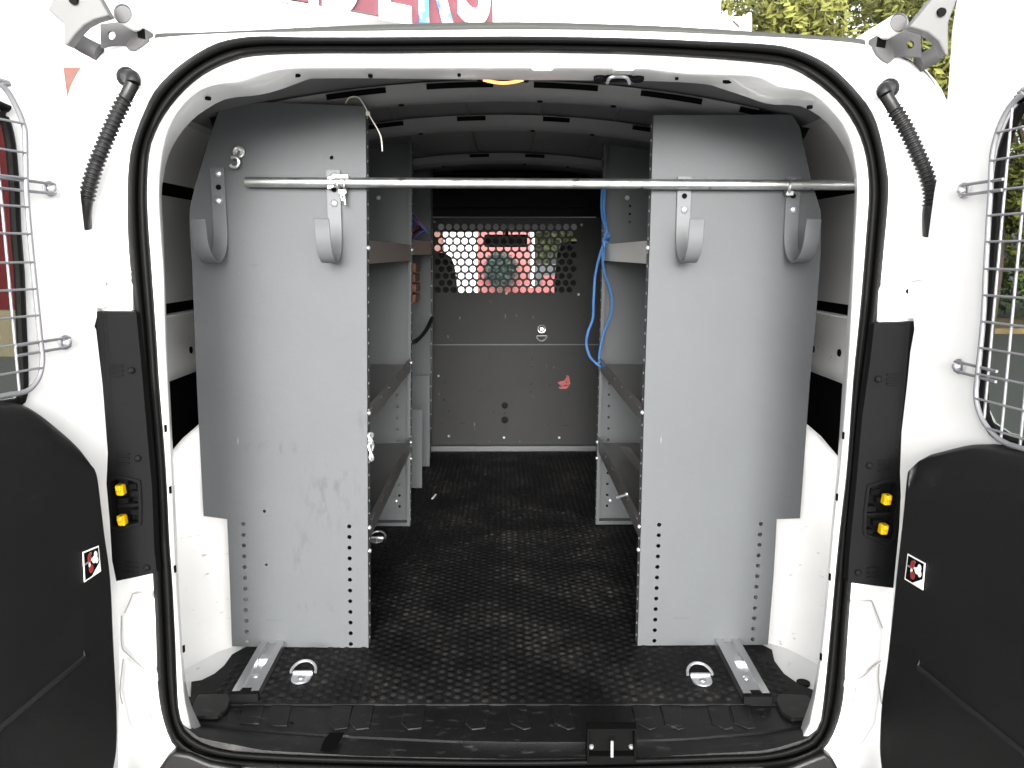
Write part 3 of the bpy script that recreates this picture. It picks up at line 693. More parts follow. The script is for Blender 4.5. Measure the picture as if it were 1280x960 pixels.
door(1, 1130, R(6), [(1196,0),(1190,40),(1187,90),(1184,128),(1178,190),(1168,240),(1160,300),(1153,345),(1148,372),(1142,395),(1143,412),(1138,440),(1134,480),(1127,540),(1125,590),(1126,620),(1124,660),(1118,720),(1113,780),(1111,860),(1110,960)],
     [(1300,106),(1280,117),(1265,130),(1253,150),(1245,172),(1240,196),(1238,240),(1236,270),(1232,340),(1229,400),(1222,470),(1220,490),(1222,508),(1230,528),(1245,546),(1260,555),(1282,562)],
     [(1300,112),(1280,130),(1268,150),(1258,175),(1252,200),(1248,240),(1244,300),(1238,380),(1233,440),(1229,490),(1231,518),(1242,540),(1262,554),(1284,560)],
     [(1255,164),(1245,200),(1243,238),(1241,269),(1239,302),(1236,336),(1234,369),(1231,402),(1229,435),(1227,468),(1226,499),(1236,535)], [(1249,320),(1273,320)], [(1203,238,1256),(1197,458,1250)],
     [(1300,570),(1280,566),(1250,560),(1225,556),(1205,557),(1172,565),(1154,571),(1147,584),(1140,650),(1132,720),(1121,820),(1114,870),(1111,930),(1114,962)],
     [(1135,692),(1157,704),(1154,738),(1131,724)], [(1186,58),(1186,28),(1200,-10),(1172,-10),(1137,33),(1160,40),(1174,51),(1182,68),(1186,70)], [(1149,822),(1149,834),(1200,876),(1280,940)], 'right')
# ------------------------------------------------------------------ cab beyond the partition
def seat(x0, x1, ztop, Y):
    b = MB(); rows = []
    cx_ = (x0+x1)/2; w = (x1-x0)/2
    for z, k in ((ZF+.25, .95), (ZF+.45, 1), (ZC-.13, .97), (ztop-.06, .9), (ztop-.02, .8), (ztop, .6)):
        rows.append([Vector((cx_+w*k*math.copysign(abs(math.cos(a))**.6, math.cos(a)), Y+.07*math.copysign(abs(math.sin(a))**.6, math.sin(a)), z)) for a in [2*math.pi*i/20 for i in range(20)]])
    b.grid(rows, closed=True); b.add(rows[-1], [tuple(range(20))])
    return b
for (x0, x1, zt, hp) in ((-.56, -.225, ZC+.005, -.55), (.25, .60, ZC+.06, .58)):
    so = seat(x0, x1, zt, 4.15).build('seat', M['seat'], van, angle=60)
    h = MB(); h.box((hp-.12, 4.12, zt+.02), (hp+.12, 4.2, zt+.16)); h.build('headrest', M['seat'], so, bevel=.03, seg=4)
wf = MB()                                                  # windscreen surround
wf.box((-.78, 4.62, ZC+.122), (.78, 4.72, ZC+.34)); wf.box((-.86, 4.6, ZC+.0), (-.70, 4.7, ZC+.34)); wf.box((.70, 4.6, ZC+.0), (.86, 4.7, ZC+.34))
wf.box((-.86, 4.9, ZC-.9), (.86, 5.1, ZC-.28)); wf.build('windscreen_frame', M['lining'], van)
vz = MB(); vz.box((-.6, 4.35, ZC+.115), (-.05, 4.6, ZC+.125)); vz.box((.05, 4.35, ZC+.115), (.6, 4.6, ZC+.125)); vz.each('sun_visor', M['lining'], van)
wp = MB(); wp.prism([(-.72, 4.66, ZC+.15), (.72, 4.66, ZC+.15), (.78, 5.0, ZC-.28), (-.78, 5.0, ZC-.28)], (0,.004,0)); wp.build('windscreen', M['clear'], van)
for sgn in (-1, 1):
    wp = MB(); wp.prism([(sgn*.84, 3.95, ZC-.28), (sgn*.84, 4.9, ZC-.28), (sgn*.80, 4.6, ZC+.2), (sgn*.79, 3.95, ZC+.24)], (.004,0,0)); wp.build('cab_window', M['clear'], van)
a, b = P(605, 293, 4.55), P(659, 309, 4.55)
mr = MB(); mr.box((a.x, 4.54, b.z), (b.x, 4.58, a.z)); rm = mr.build('mirror', M['seat'], van, bevel=.012, seg=3)
mr = MB(); mr.tube([(.02, 4.58, a.z-.01), (.02, 4.66, ZC+.16)], .01, 8); mr.build('mirror_arm', M['seat'], rm)
ds = MB(); ds.box((-.82, 4.5, ZC-.45), (.82, 4.95, ZC-.29)); ds.build('dashboard', M['seat'], van, bevel=.04, seg=3)
# ================================================================== PARTITION
pt = thing('partition', 'grey steel partition with round-hole mesh window across the front of the load space', 'partition', (0, D3, ZF))
small = [(555,500,.004),(556,479,.003),(600,489,.003),(561,514,.003),(576,529,.003),(580,529,.003),(553,529,.003),(617,515,.003),(665,448,.003),(665,458,.003),(664,480,.003),(687,482,.003),(663,490,.003),(711,492,.003),(700,516,.003),(684,531,.003),(705,532,.003),(709,532,.003),(631,507,.0155),(631,525,.0165),(631,517,.003)]
pc, rh, nc, nr = 9.72, 8.72, 18, 10                      # hole pitch, row height (photo pixels at D3)
wx0, wy0 = 548.8-pc*.75, 279.3
A0 = P(wx0, wy0, D3); A1 = P(wx0+pc*(nc+.5), wy0+rh*nr, D3)
cw, ch = (A1.x-A0.x)/(nc+.5), (A0.z-A1.z)/nr
t = MB()
yplate(t, [(440,273),(820,273),(826,562),(436,562)], D3, .003, small, [[(A0.x, A0.z), (A1.x, A0.z), (A1.x, A1.z), (A0.x, A1.z)]])
def cell(x, z, hole=True, w=cw):
    if not hole: t.add([(x, D3, z), (x+w, D3, z), (x+w, D3, z-ch), (x, D3, z-ch)], [(0,1,2,3)]); return
    cx_, cz_ = x+cw/2, z-ch/2; vs = []; n = 24
    for k in range(n):
        a_ = 2*math.pi*k/n; c1, s1 = math.cos(a_), math.sin(a_); m_ = min(cw/2/max(abs(c1), 1e-6), ch/2/max(abs(s1), 1e-6))
        vs += [(cx_+c1*m_, D3, cz_+s1*m_), (cx_+c1*.0138, D3, cz_+s1*.0138), (cx_+c1*.0138, D3+.003, cz_+s1*.0138)]
    # exact corners so that the cells close
    for sx in (-1, 1):
        for sz in (-1, 1):
            kk = min(range(n), key=lambda k: (vs[3*k][0]-(cx_+sx*cw/2))**2+(vs[3*k][2]-(cz_+sz*ch/2))**2); vs[3*kk] = (cx_+sx*cw/2, D3, cz_+sz*ch/2)
    t.add(vs, [(3*k, 3*k+1, 3*((k+1) % n)+1, 3*((k+1) % n)) for k in range(n)]+[(3*k+1, 3*k+2, 3*((k+1) % n)+2, 3*((k+1) % n)+1) for k in range(n)])
for r_ in range(nr):
    z = A0.z-ch*r_; o_ = 0 if r_ % 2 else cw/2
    cell(A0.x if o_ else A0.x+cw*nc, z, False, cw/2)
    for k in range(nc): cell(A0.x+o_+cw*k, z)
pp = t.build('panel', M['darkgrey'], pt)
t = MB(); a = P(440, 372, D3+.03); t.box((-.7, D3+.03, ZF), (.7, D3+.036, a.z)); t.build('light_block_board', M['black'], pt)  # unseen black board added to block cab light behind the small holes
t = MB(); a = P(440, 431, D3); b = P(826, 431, D3); t.box((a.x, D3-.005, a.z-.0025), (b.x, D3-.001, a.z+.0025)); t.build('panel_joint', M['grey'], pt, bevel=.001)
t = MB(); a = P(440, 556, D3); b = P(826, 563, D3); t.box((a.x, D3-.035, ZF), (b.x, D3-.001, a.z)); t.build('foot_rail', M['grey'], pt, bevel=.004)
t = MB(); a = P(440, 273, D3); t.prism([(a.x, D3-.002, a.z), (-a.x, D3-.002, a.z), (-a.x, D3+.06, a.z), (a.x, D3+.06, a.z)], (0,0,.003)); t.build('top_fold', M['darkgrey'], pt)
t = MB(); a = P(440, 272, D3+.03); t.box((-.7, D3+.03, a.z+.004), (.7, D3+.034, ZC+.30)); t.build('upper_panel', M['black'], pt)
t = MB()
for x, y in ((543,277),(727,281),(633,367),(723,368),(561,545),(630,547),(699,547),(548,470)): t.dome(P(x, y, D3), (0,-1,0), .006, .005)
t.each('fixing_screw', M['zinc'], pt)
t = MB()
p = P(677, 411, D3); t.cyl(p, (0,1,0), .017, .006, 20, 1); t.cyl(p-Vector((0,.004,0)), (0,1,0), .007, .006, 12); t.tube([p+Vector((.017*math.cos(a), -.004, .017*math.sin(a))) for a in [2*math.pi*k/20 for k in range(20)]], .0025, 8, closed=True)
p2 = P(677, 419, D3-.004); t.tube([p2+Vector((.022*math.cos(a), 0, .022*math.sin(a)-.004)) for a in [math.pi+math.pi*k/14 for k in range(15)]]+[p2+Vector((.022,0,-.002))], .0032, 8)
t.tube([p2+Vector((-.022,0,-.003)), p2+Vector((.022,0,-.003))], .0032, 8); t.cyl(P(677, 418, D3), (0,1,0), .014, .006, 16, 1)
t.build('lashing_ring', [M['galv'], M['darkgrey']], pt)
t = MB()
for q in ([(697,478),(704,476),(710,480),(702,483)], [(708,469),(711,470),(713,480),(709,482)], [(698,484),(712,482),(708,486),(700,486)], [(704,478),(709,470),(710,473),(706,480)]):
    t.prism([P(a, b, D3-.001) for a, b in q], (0,.0006,0))
t.build('red_mark', mat('red_marker', (.20,.025,.025), .6, var=.3, vscale=80), pt)
# ================================================================== SHELVING
def hook(root, px, py_top, xw=17):
    Y0 = D1-.004; a = P(px, py_top, D1)
    w = xw/F*D1*.5*1.02; zt = a.z; rr = .064; zc_ = ZC+.045
    path = [(Y0, zt), (Y0, zc_+.05), (Y0, zc_)]
    path += [(Y0-rr+rr*math.cos(t), zc_-rr*math.sin(t)) for t in [math.pi*k/16 for k in range(1, 17)]]
    path += [(Y0-2*rr-.003, zc_+.012), (Y0-2*rr-.006, zc_+.022)]
    th = .004; m_ = MB(); rows = []
    nn = len(path)
    for i, (y, z) in enumerate(path):
        p, q = path[max(i-1, 0)], path[min(i+1, nn-1)]; dy, dz = q[0]-p[0], q[1]-p[1]; l = math.hypot(dy, dz) or 1
        ny, nz = dz/l*th, -dy/l*th
        rows.append([Vector((a.x-w, y, z)), Vector((a.x+w, y, z)), Vector((a.x+w, y+ny, z+nz)), Vector((a.x-w, y+ny, z+nz))])
    m_.grid(rows, closed=True); m_.add(rows[0], [(0,1,2,3)]); m_.add(rows[-1], [(3,2,1,0)])
    h = m_.build('ladder_hook', M['hookgrey'], root, bevel=.001)
    b_ = MB()
    for dy in (7, 41): b_.dome(P(px+.6, py_top+dy, D1-.0085), (0,-1,0), .0085, .006, 16)
    b_.each('bolt', M['zinc'], h)
    b_ = MB(); b_.cyl(P(px+.6, py_top+24, D1-.009), (0,1,0), .0055, .002, 14); b_.build('bolt_hole', M['void'], h)
def unit(name, label, sgn, near, far_edge, holes, scuff):
    base = Vector((sgn*.47, (D1+D2)/2, ZF))
    root = thing('shelving_unit', label, 'shelving', base, 'grey steel shelving units along the van sides')
    t = MB(); yplate(t, near, D1, .0025, [(x, y, r) for x, y, r in holes])
    # inner return flange following the aisle edge
    ned = sorted([p for p in near if (abs(p[0]-459) < 4 if sgn < 0 else 795 < p[0] < 820)], key=lambda p: p[1])
    z_x = [(P(a, b, D1).z, P(a, b, D1).x) for a, b in ned]; z_x.sort()
    def xin(z): return interp(z_x, z)
    zs = [z_x[0][0]+(z_x[-1][0]-z_x[0][0])*k/6 for k in range(7)]
    t.grid([[Vector((xin(z)+sgn*(-.0008), D1+.0028, z)) for z in zs], [Vector((xin(z)-sgn*.0008, D1+.03, z)) for z in zs]])
    t.grid([[Vector((xin(z)-sgn*.0008, D1+.03, z)) for z in zs], [Vector((xin(z)+sgn*.008, D1+.03, z)) for z in zs]])
    # folded bottom foot
    ends = t.build('end_panel', M['grey_rub'] if scuff else M['grey'], root, angle=30)
    # far panel
    f_z = sorted([(P(a, b, D2).z, P(a, b, D2).x) for a, b in far_edge])
    def xfar(z): return interp(f_z, z)
    xo = sgn*.652; t = MB()
    ol = [(xfar(z), z) for z in [f_z[0][0]+(f_z[-1][0]-f_z[0][0])*k/6 for k in range(7)]]+[(sgn*.59, f_z[-1][0]), (xo, ZC+.1), (xo, ZC-.55), (sgn*.588, ZC-.56), (sgn*.588, f_z[0][0])]
    hs = []
    xh = sgn*.315+sgn*.03
    for k in range(12): 
        z = ZF+.06+.038*k; hs.append(circ(xh+sgn*.004, z, .0045, 10))
    for z in (ZC+.10, ZC+.125, ZC+.15): hs.append(circ(xh+sgn*.06, z, .0045, 10))
    vs, fs = plate2d(ol, hs, .0025); t.add([(x, D2+w, z) for x, z, w in vs], fs)
    zs2 = [f_z[0][0]+(f_z[-1][0]-f_z[0][0])*k/6 for k in range(7)]
    t.grid([[Vector((xfar(z)-sgn*.001, D2-.028, z)) for z in zs2], [Vector((xfar(z)-sgn*.001, D2+.003, z)) for z in zs2]])
    t.grid([[Vector((xfar(z)-sgn*.001, D2-.028, z)) for z in zs2], [Vector((xfar(z)+sgn*.010, D2-.028, z)) for z in zs2]])
    t.box((min(xfar(f_z[0][0]), sgn*.588), D2-.03, f_z[0][0]), (max(xfar(f_z[0][0]), sgn*.588), D2, f_z[0][0]+.012))
    t.build('end_panel', M['grey'], root, angle=30)
    # back panel
    t = MB(); t.grid([[Vector((sgn*.586, y, z)) if z < ZC-.5 else Vector((sgn*.652, y, z)) if z < ZC+.11 else Vector((sgn*.595, y, z)) for z in (ZF+.02, ZC-.56, ZC-.5, ZC+.1, ZC+.26)] for y in (D1+.03, D2-.001)])
    t.build('back_panel', M['grey'], root, angle=20)
    # shelves: tray with front lip
    for kz, (zt, lip) in enumerate(((ZC+.028, .05), (ZC-.335, .042), (ZC-.595, .05))):
        xa, xb = xin(zt), xfar(zt); out = sgn*(.645 if kz < 2 else .583)
        s_ = MB()
        y0, y1 = D1+.004, D2-.001; e = sgn*.003
        zz = zt-lip*.55
        s_.grid([[Vector((out, y, zz+.05)) for y in (y0, y1)], [Vector((out-e, y, zz)) for y in (y0, y1)], [Vector((x+e*1.5, y, zz)) for x, y in ((xa, y0), (xb, y1))],
                 [Vector((x+e, y, zt)) for x, y in ((xa, y0), (xb, y1))], [Vector((x+e*.2, y, zt)) for x, y in ((xa, y0), (xb, y1))], [Vector((x+e*.2, y, zt-lip)) for x, y in ((xa, y0), (xb, y1))], [Vector((x+e*5, y, zt-lip)) for x, y in ((xa, y0), (xb, y1))]])
        so = s_.build('shelf', M['shelfsteel'], root, smooth=False)
        r_ = MB()
        for k in range(6 if kz else 0):
            tt = (k+.5)/6; x = lerp(xa, xb, tt); y = lerp(y0, y1, tt); r_.obox((x-sgn*.0005, y, zt-lip*.3), Vector((.0006,0,0)), Vector((0,.022,0)), Vector((0,0,.0016)))
        if kz: r_.each('label_slot', M['hookgrey'], so, smooth=False)
    # rivets on the aisle flanges
    t = MB()
    for k in range(40):
        z = lerp(z_x[0][0]+.02, z_x[-1][0]-.02, k/39); t.dome((xin(z)-sgn*.0008, D1+.015, z), (-sgn,0,0), .0032, .0016, 8)
    for zz in (ZC+.012, ZC-.35, ZC-.615, ZC-.67):
        t.dome((xin(zz)-sgn*.001, D1+.012, zz), (-sgn,-.6,0), .006, .006, 10); t.dome((xfar(zz)-sgn*.001, D2-.018, zz), (-sgn,-.6,0), .006, .006, 10)
    for k in range(40):
        z = lerp(f_z[0][0]+.02, f_z[-1][0]-.02, k/39); t.dome((xfar(z)-sgn*.001, D2-.015, z), (-sgn,0,0), .003, .0016, 8)
    t.each('rivet', M['zinc'], root)
    t = MB(); t.dome((sgn*(.31+.05), D2-.001, ZF+.06+.019), (0,-1,0), .008, .006); t.dome((sgn*(.31+.085), D2-.001, ZC+.175), (0,-1,0), .008, .006); t.each('bolt', M['zinc'], root)
    return root, xin, xfar
hl = [(lerp(304,309,k/11), lerp(655,803,k/11), .0048) for k in range(12)]+[(lerp(436.5,438.5,k/11), lerp(658,805,k/11), .0048) for k in range(12)]+[(414.5,197,.0042),(330.5,639,.0035),(333,706,.003)]
hr = [(lerp(824,818,k/11), lerp(656,801,k/11), .0048) for k in range(12)]+[(lerp(951,941,k/11), lerp(655,799,k/11), .0048) for k in range(12)]
near_l = [(277,128),(340,128),(457,133),(458,250),(459,480),(460,700),(460.5,810),(290,808),(287,720),(284,649),(254.5,645),(250,560),(246,480),(240,330),(237,285),(237,262),(243,235),(262,172)]
near_r = [(817,144),(990,143),(1000,160),(1014,225),(1026,264),(1026,315),(1020,395),(1012,480),(1000,648),(971,649),(967,720),(960,806),(797,807),(800,700),(806,480),(813,280)]
ul, xin_l, xfar_l = unit('shelving_unit', 'grey shelving unit on the left with a black scuffed end panel, nearest the rear doors', -1, near_l, [(516,170),(515,330),(514,480),(513.5,654)], hl, True)
ur, xin_r, xfar_r = unit('shelving_unit', 'grey shelving unit on the right with the blue cord hanging at its far corner', 1, near_r, [(754,165),(752,330),(748,480),(744,652)], hr, False)
# scuffs on the left end panel (black rubbed streaks with a shape of their own)
for (px, py, rx, rz, lo) in ((415,620,.085,.10,.50), (376,690,.03,.085,.5), (345,560,.09,.02,.5), (455,525,.02,.04,.45), (400,760,.08,.02,.55)):
    p = P(px, py, D1)-ORG[ul.name]
    over(M['grey_rub'], noise_mask(38, lo, lo+.18, .55, (1.6,1,.8)), (.1,.1,.1)) if False else None
    over(M['grey_rub'], noise_mask(42, lo-.02, lo+.14, .8, (1.8,1,.7), tuple(p), (rx, .1, rz)), (.06,.06,.064))
for x in (272.5, 417): hook(ul, x, 210 if x < 300 else 213)
for x in (855, 991): hook(ur, x, 221)
# spare pipe hanger and hanging ring on the left unit
t = MB(); p = P(299, 190, D1-.006)
t.cyl(p, (0,1,0), .010, .005, 6); t.tube([p+Vector((.010*math.cos(a), -.002, .010*math.sin(a))) for a in [2*math.pi*k/14 for k in range(14)]], .003, 8, closed=True)
q = P(294, 203, D1-.012)
t.tube([q+Vector((.010*math.cos(a)-.0, -.008+.0*a, .010*math.sin(a))) for a in [R(-140)+R(260)*k/12 for k in range(13)]], .0042, 8)
t.tube([p, q+Vector((.004,-.006,.008))], .005, 8); t.build('pipe_hanger', M['galv'], ul)
t = MB(); p = P(462, 557, D1+.002); x0 = p.x
for dz, rr in ((.018, .011), (-.012, .02)):
    t.tube([Vector((x0+.004+.004*math.sin(a*2), D1-.004+.006*math.cos(a), p.z+dz+rr*math.sin(a))) for a in [2*math.pi*k/16 for k in range(16)]], .0035, 8, closed=True)
t.build('lashing_ring', M['zinc'], ul)
# low second unit further forward on the left
u3 = thing('shelving_unit', 'narrow dark shelving unit on the left against the partition, mostly hidden', 'shelving', (-.45, 3.15, ZF), 'grey steel shelving units along the van sides')
t = MB(); yplate(t, [(541,180),(541,330),(540,480),(538,572),(470,572),(455,180)], 3.55, .0025)
a = P(541, 180, 3.55); b = P(538.5, 572, 3.55)
t.grid([[Vector((a.x, 3.52, a.z)), Vector((a.x, 3.553, a.z))], [Vector((b.x, 3.52, b.z)), Vector((b.x, 3.553, b.z))]]); t.build('end_panel', M['grey'], u3)
t = MB(); yplate(t, [(527.5,512),(527.5,610),(450,610),(450,512)], 3.10, .0025); yplate(t, [(537,470),(537,583),(470,583),(470,470)], 3.43, .0025); t.each('divider', M['grey'], u3)
t = MB(); t.grid([[Vector((-.68, y, z)) for z in (ZF+.02, ZC+.26)] for y in (D2+.01, 3.55)]); t.build('back_panel', M['grey'], u3)
t = MB(); xa = xfar_l(ZC)+.0; t.box((-.66, D2+.02, ZC+.005), (xa-.002, 3.42, ZC+.012)); t.box((xa-.004, D2+.02, ZC-.004), (xa+.0, 3.42, ZC+.045)); t.build('shelf', M['shelfsteel'], u3)
t = MB()
for k in range(14):
    z = lerp(ZC+.05, ZF+.15, k/13); x = interp(sorted([(a.z, a.x), (b.z, b.x)]), z); t.dome((x, 3.53, z), (1,-.4,0), .004, .003, 8)
t.each('rivet', M['zinc'], u3)
# objects on that unit
t = MB(); xx = -.315  # brown slats stand in for striped light from the perforated window
for k in range(4):
    z = ZC-.035-.037*k; t.box((-.40, 3.02, z-.030), (xx-.003*(k % 2), 3.18, z-.001))
o = t.build('striped_light_slats', M['brown_tone'], None, bevel=.002); tag(o, 'brown slats added to imitate striped reflected light under the upper shelf of the far left shelving', 'slats')
ws = [(M['redwire'], -.40, .0), (M['bluewire'], -.36, .02), (M['redwire'], -.33, .045), (M['bluewire'], -.345, .07), (M['black'], -.32, .03)]
wb = MB()
for k in range(9):
    x = -.36+.008*k; y = 2.95+.03*(k % 4)
    pts = [(x-.06, y, ZC+.26-.01*k), (x, y, ZC+.20-.012*k), (x+.035, y+.02, ZC+.12-.006*k), (x+.02, y+.05, ZC+.075+.004*(k % 3)), (x-.02, y+.02, ZC+.055)]
    wb.tube(smooth_path(pts, 6), .003, 6, (0, 1, 0, 1, 2)[k % 5])
o = wb.build('wire_bundle', [M['redwire'], M['bluewire'], M['black']], None); tag(o, 'loose loops of red and blue wire above the upper left shelf by the partition', 'wires')
st = MB(); st.tube(smooth_path([P(517,428,2.80), P(524,423,2.9), P(533,412,3.2), P(540,398,3.5)], 6), .008, 6)
o = st.build('strap', M['black'], None); tag(o, 'black strap slung across the far left shelving', 'strap')
# ================================================================== PIPE across the end panels
pipe = thing('metal_pipe', 'galvanised pipe laid across both shelving end panels above the hooks', 'pipe', P(690, 230, D1-.026))
YP = D1-.0255
t = MB(); a, b = P(307, 227.5, YP), P(1083, 231.5, YP); t.tube([a, a+(b-a)*.002, a.lerp(b, .3), a.lerp(b, .6), b], [.0098,.0106,.0106,.0106,.0106], 20, cap=False)
t.cyl(a+Vector((.004,0,0)), (1,0,0), .0088, .002, 16, 1)
t.build('tube', [M['galv'], M['void']], pipe, angle=50)
def clamp(px):
    t = MB(); c_ = P(px, 229.5, YP)
    for dx in (-.007, .007):
        t.tube([c_+Vector((dx, .0128*math.cos(a), .0128*math.sin(a))) for a in [2*math.pi*k/16 for k in range(16)]], .0032, 8, closed=True)
    t.obox(c_+Vector((0,-.004,.0145)), Vector((.016,0,0)), Vector((0,.008,0)), Vector((0,0,.003)))
    t.obox(c_+Vector((.002,0,-.016)), Vector((.008,0,0)), Vector((0,.006,0)), Vector((0,0,.004)))
    t.tube([c_+Vector((.004,-.002,-.016)), c_+Vector((.007,-.004,-.044))], .003, 8); t.tube([c_+Vector((-.003,-.002,-.016)), c_+Vector((.001,-.004,-.036))], .002, 8)
    t.cyl(c_+Vector((.004,-.002,-.023)), (0,0,1), .006, .006, 6)
    t.obox(c_+Vector((-.022,-.002,.002)), Vector((.006,0,.002)), Vector((0,.006,0)), Vector((0,0,.012)))
    return t.build('pipe_clamp', M['galv'], pipe, bevel=.001)
clamp(427)
t = MB(); c_ = P(985, 234, YP); t.tube([c_+Vector((dx*.0, .0125*math.cos(a), .0125*math.sin(a))) for dx in (0,) for a in [2*math.pi*k/14 for k in range(14)]], .004, 8, closed=True)
t.obox(c_+Vector((.002,-.003,-.013)), Vector((.007,0,0)), Vector((0,.006,0)), Vector((0,0,.004))); t.build('pipe_clamp', M['galv'], pipe)
# ================================================================== FLOOR THINGS
mt = MB()
left = [(238,880),(239,852),(252,850),(268,842),(280,832),(290,818)]; right = [(965,812),(968,826),(980,842),(1000,856),(1016,862),(1019,880)]
ol = [PF(a, b, ZF) for a, b in left]+[Vector((-.575, 1.85, ZF)), Vector((-.575, D3-.04, ZF)), Vector((.575, D3-.04, ZF)), Vector((.575, 1.85, ZF))]+[PF(a, b, ZF) for a, b in right]
mt.prism(ol, (0,0,-.008))
rn = random.Random(3); sp_ = .0265
for i in range(-32, 33):
    for j in range(0, 82):
        x = i*sp_*.72+rn.uniform(-.0008,.0008); y = 1.57+(j+.5*(i % 2))*sp_+rn.uniform(-.0008,.0008)
        lim = .572 if y > 1.84 else interp([(1.57,.60),(1.62,.62),(1.70,.625),(1.78,.59),(1.84,.575)], y)
        if abs(x) > lim-.015 or y > 3.7: continue
        rx, ry = .0088*rn.uniform(.85,1.1), .0112*rn.uniform(.85,1.1); h = .0030*rn.uniform(.6,1.1)
        vs = [(x+rx*math.cos(a)*k, y+ry*math.sin(a)*k, ZF-.0003+h*q) for k, q in ((1,0),(.72,.75)) for a in [2*math.pi*m_/8 for m_ in range(8)]]+[(x, y, ZF+h)]
        mt.add(vs, [(m_, (m_+1) % 8, 8+(m_+1) % 8, 8+m_) for m_ in range(8)]+[(8+m_, 8+(m_+1) % 8, 16) for m_ in range(8)])
o = mt.build('floor_mat', M['mat'], None, angle=60); tag(o, 'black nubbed rubber mat covering the load floor', 'mat')
def rail(far, near, lab):
    (xa, ya), (xb, yb) = far, near
    n_ = PF(xb, yb, ZF+.018); x = n_.x; w = .027
    root = thing('floor_rail', lab, 'rail', (x, n_.y, ZF), 'aluminium rails bolted to the load floor')
    f_ = PF(xa, ya, ZF+.018); fx = f_.x; L_ = 2.62
    sk = (fx-x)/(f_.y-n_.y)*.4
    def X(y): return x+sk*(y-n_.y)
    t = MB(); sec = [(-w,0),(-w,.018),(-.011,.018),(-.011,.008),(.011,.008),(.011,.018),(w,.018),(w,0)]
    t.grid([[Vector((X(y)+a, y, ZF+.001+b)) for a, b in sec] for y in (n_.y+.006, 1.8, L_)], closed=True); t.build('channel', M['alu'], root, smooth=False)
    t = MB(); t.box((x-w-.002, n_.y-.006, ZF), (x+w+.002, n_.y+.006, ZF+.0175)); t.box((X(n_.y+.02)-.0105, n_.y+.006, ZF+.009), (X(n_.y+.02)+.0105, n_.y+.024, ZF+.0165)); t.build('end_cap', M['black'], root, bevel=.001)
    t = MB(); t.dome((X(n_.y+.085), n_.y+.085, ZF+.0085), (0,0,1), .008, .004); t.obox((X(n_.y+.155), n_.y+.158, ZF+.012), Vector((.010,0,0)), Vector((0,.012,0)), Vector((0,0,.004)))
    t.each('rail_bolt', M['zinc'], root)
rail((332,812), (305.5,866), 'aluminium floor rail sticking out under the left shelving end panel')
rail((917,808), (947,869), 'aluminium floor rail sticking out under the right shelving end panel')
def tie(px, py, lab, s=1, up=True):
    c_ = PF(px, py, ZF); root = thing('tie_down_ring', lab, 'ring', c_, 'lashing rings on the load floor')
    t = MB(); r_ = .021*s
    pl = [c_+Vector((-r_*1.05, .012*s, .001)), c_+Vector((r_*1.05, .012*s, .001))]+[c_+Vector((r_*math.cos(a), -.004*s+.024*s*math.sin(a), .001)) for a in [-k*math.pi/12 for k in range(1, 12)]]
    t.prism(pl, (0,0,.004)); t.tube([c_+Vector((-r_, .014*s, .006)), c_+Vector((r_, .014*s, .006))], .005*s, 8)
    t.build('base_plate', M['zinc'], root, bevel=.001)
    t = MB(); t.dome(c_+Vector((0,-.006*s,.005)), (0,0,1), .008*s, .004); t.build('screw', M['galv'], root)
    t = MB(); q = [c_+Vector((-r_*1.25, .014*s, .006))]+[c_+Vector((r_*1.28*math.cos(a), .014*s+.03*s*math.sin(a), .006+.012*s*math.sin(a))) for a in [math.pi-k*math.pi/14 for k in range(1, 14)]]+[c_+Vector((r_*1.25, .014*s, .006))]
    t.tube(smooth_path(q, 2), .0032*s, 8); t.build('loop', M['zinc'], root)
tie(377, 848, 'bright lashing ring on the mat beside the left aluminium rail')
tie(877, 851, 'bright lashing ring on the mat beside the right aluminium rail')
tie(471, 676, 'small lashing ring on the mat under the lowest left shelf', .95)
t = MB(); a, b = PF(540, 624, ZF+.001), PF(545, 618, ZF+.001); d = (b-a).normalized(); w = d.cross(Vector((0,0,1)))*.003
t.prism([a-w, a+w, b+w, b-w], (0,0,.002)); o = t.build('paper_scrap', M['paper'], None); tag(o, 'tiny white scrap lying on the dark mat near the left shelving', 'scrap')
# loose screw on right bottom shelf
t = MB(); z = ZC-.60; a, b = PF(771, 622, z+.005), PF(783, 618, z+.008); t.tube([a, b], .003, 8); t.dome(b, (b-a), .006, .004)
o = t.build('loose_screw', M['zinc'], None); tag(o, 'loose screw lying on the lowest right shelf', 'screw')
t = MB(); z = ZC-.60; q = [P(774,559,2.45), P(790,564,2.40), P(800,580,2.3), P(803,592,2.25)]
t.prism([P(774,559,2.5), P(789,562,2.5), P(803,580,2.3), P(803,596,2.3)], (0,.03,0)); o = t.build('steel_offcut', M['shelfsteel'], None); tag(o, 'dark steel offcut leaning in the lowest right shelf', 'offcut')
# ================================================================== CORD, TIE
cr = MB()
YC = D2-.06
a1 = [(753,236),(752,255),(753,272),(757,288),(756,300),(750,318),(744,345),(742,375),(741,398),(735,415),(733,430),(737,445),(745,454),(751,459)]
a2 = [(756,236),(755,258),(757,275),(759,290),(757,303),(753,320),(756,342),(762,360),(765,378),(763,395),(756,412),(751,432),(749,446),(749,452)]
for q in (a1, a2): cr.tube(smooth_path([P(a, b, YC-.01*(i % 2)) for i, (a, b) in enumerate(q)], 5), .0042, 8)
kn = [(754,289),(760,291),(761,296),(755,298),(754,302),(760,303),(762,307),(757,311),(755,300),(759,288)]
cr.tube(smooth_path([P(a, b, YC-.012-.004*(i % 2)) for i, (a, b) in enumerate(kn)], 5), .0045, 8)
cr.tube(smooth_path([P(760,306,YC-.01), P(763,309,YC-.01), P(763,318,YC-.01)], 4), .003, 6)
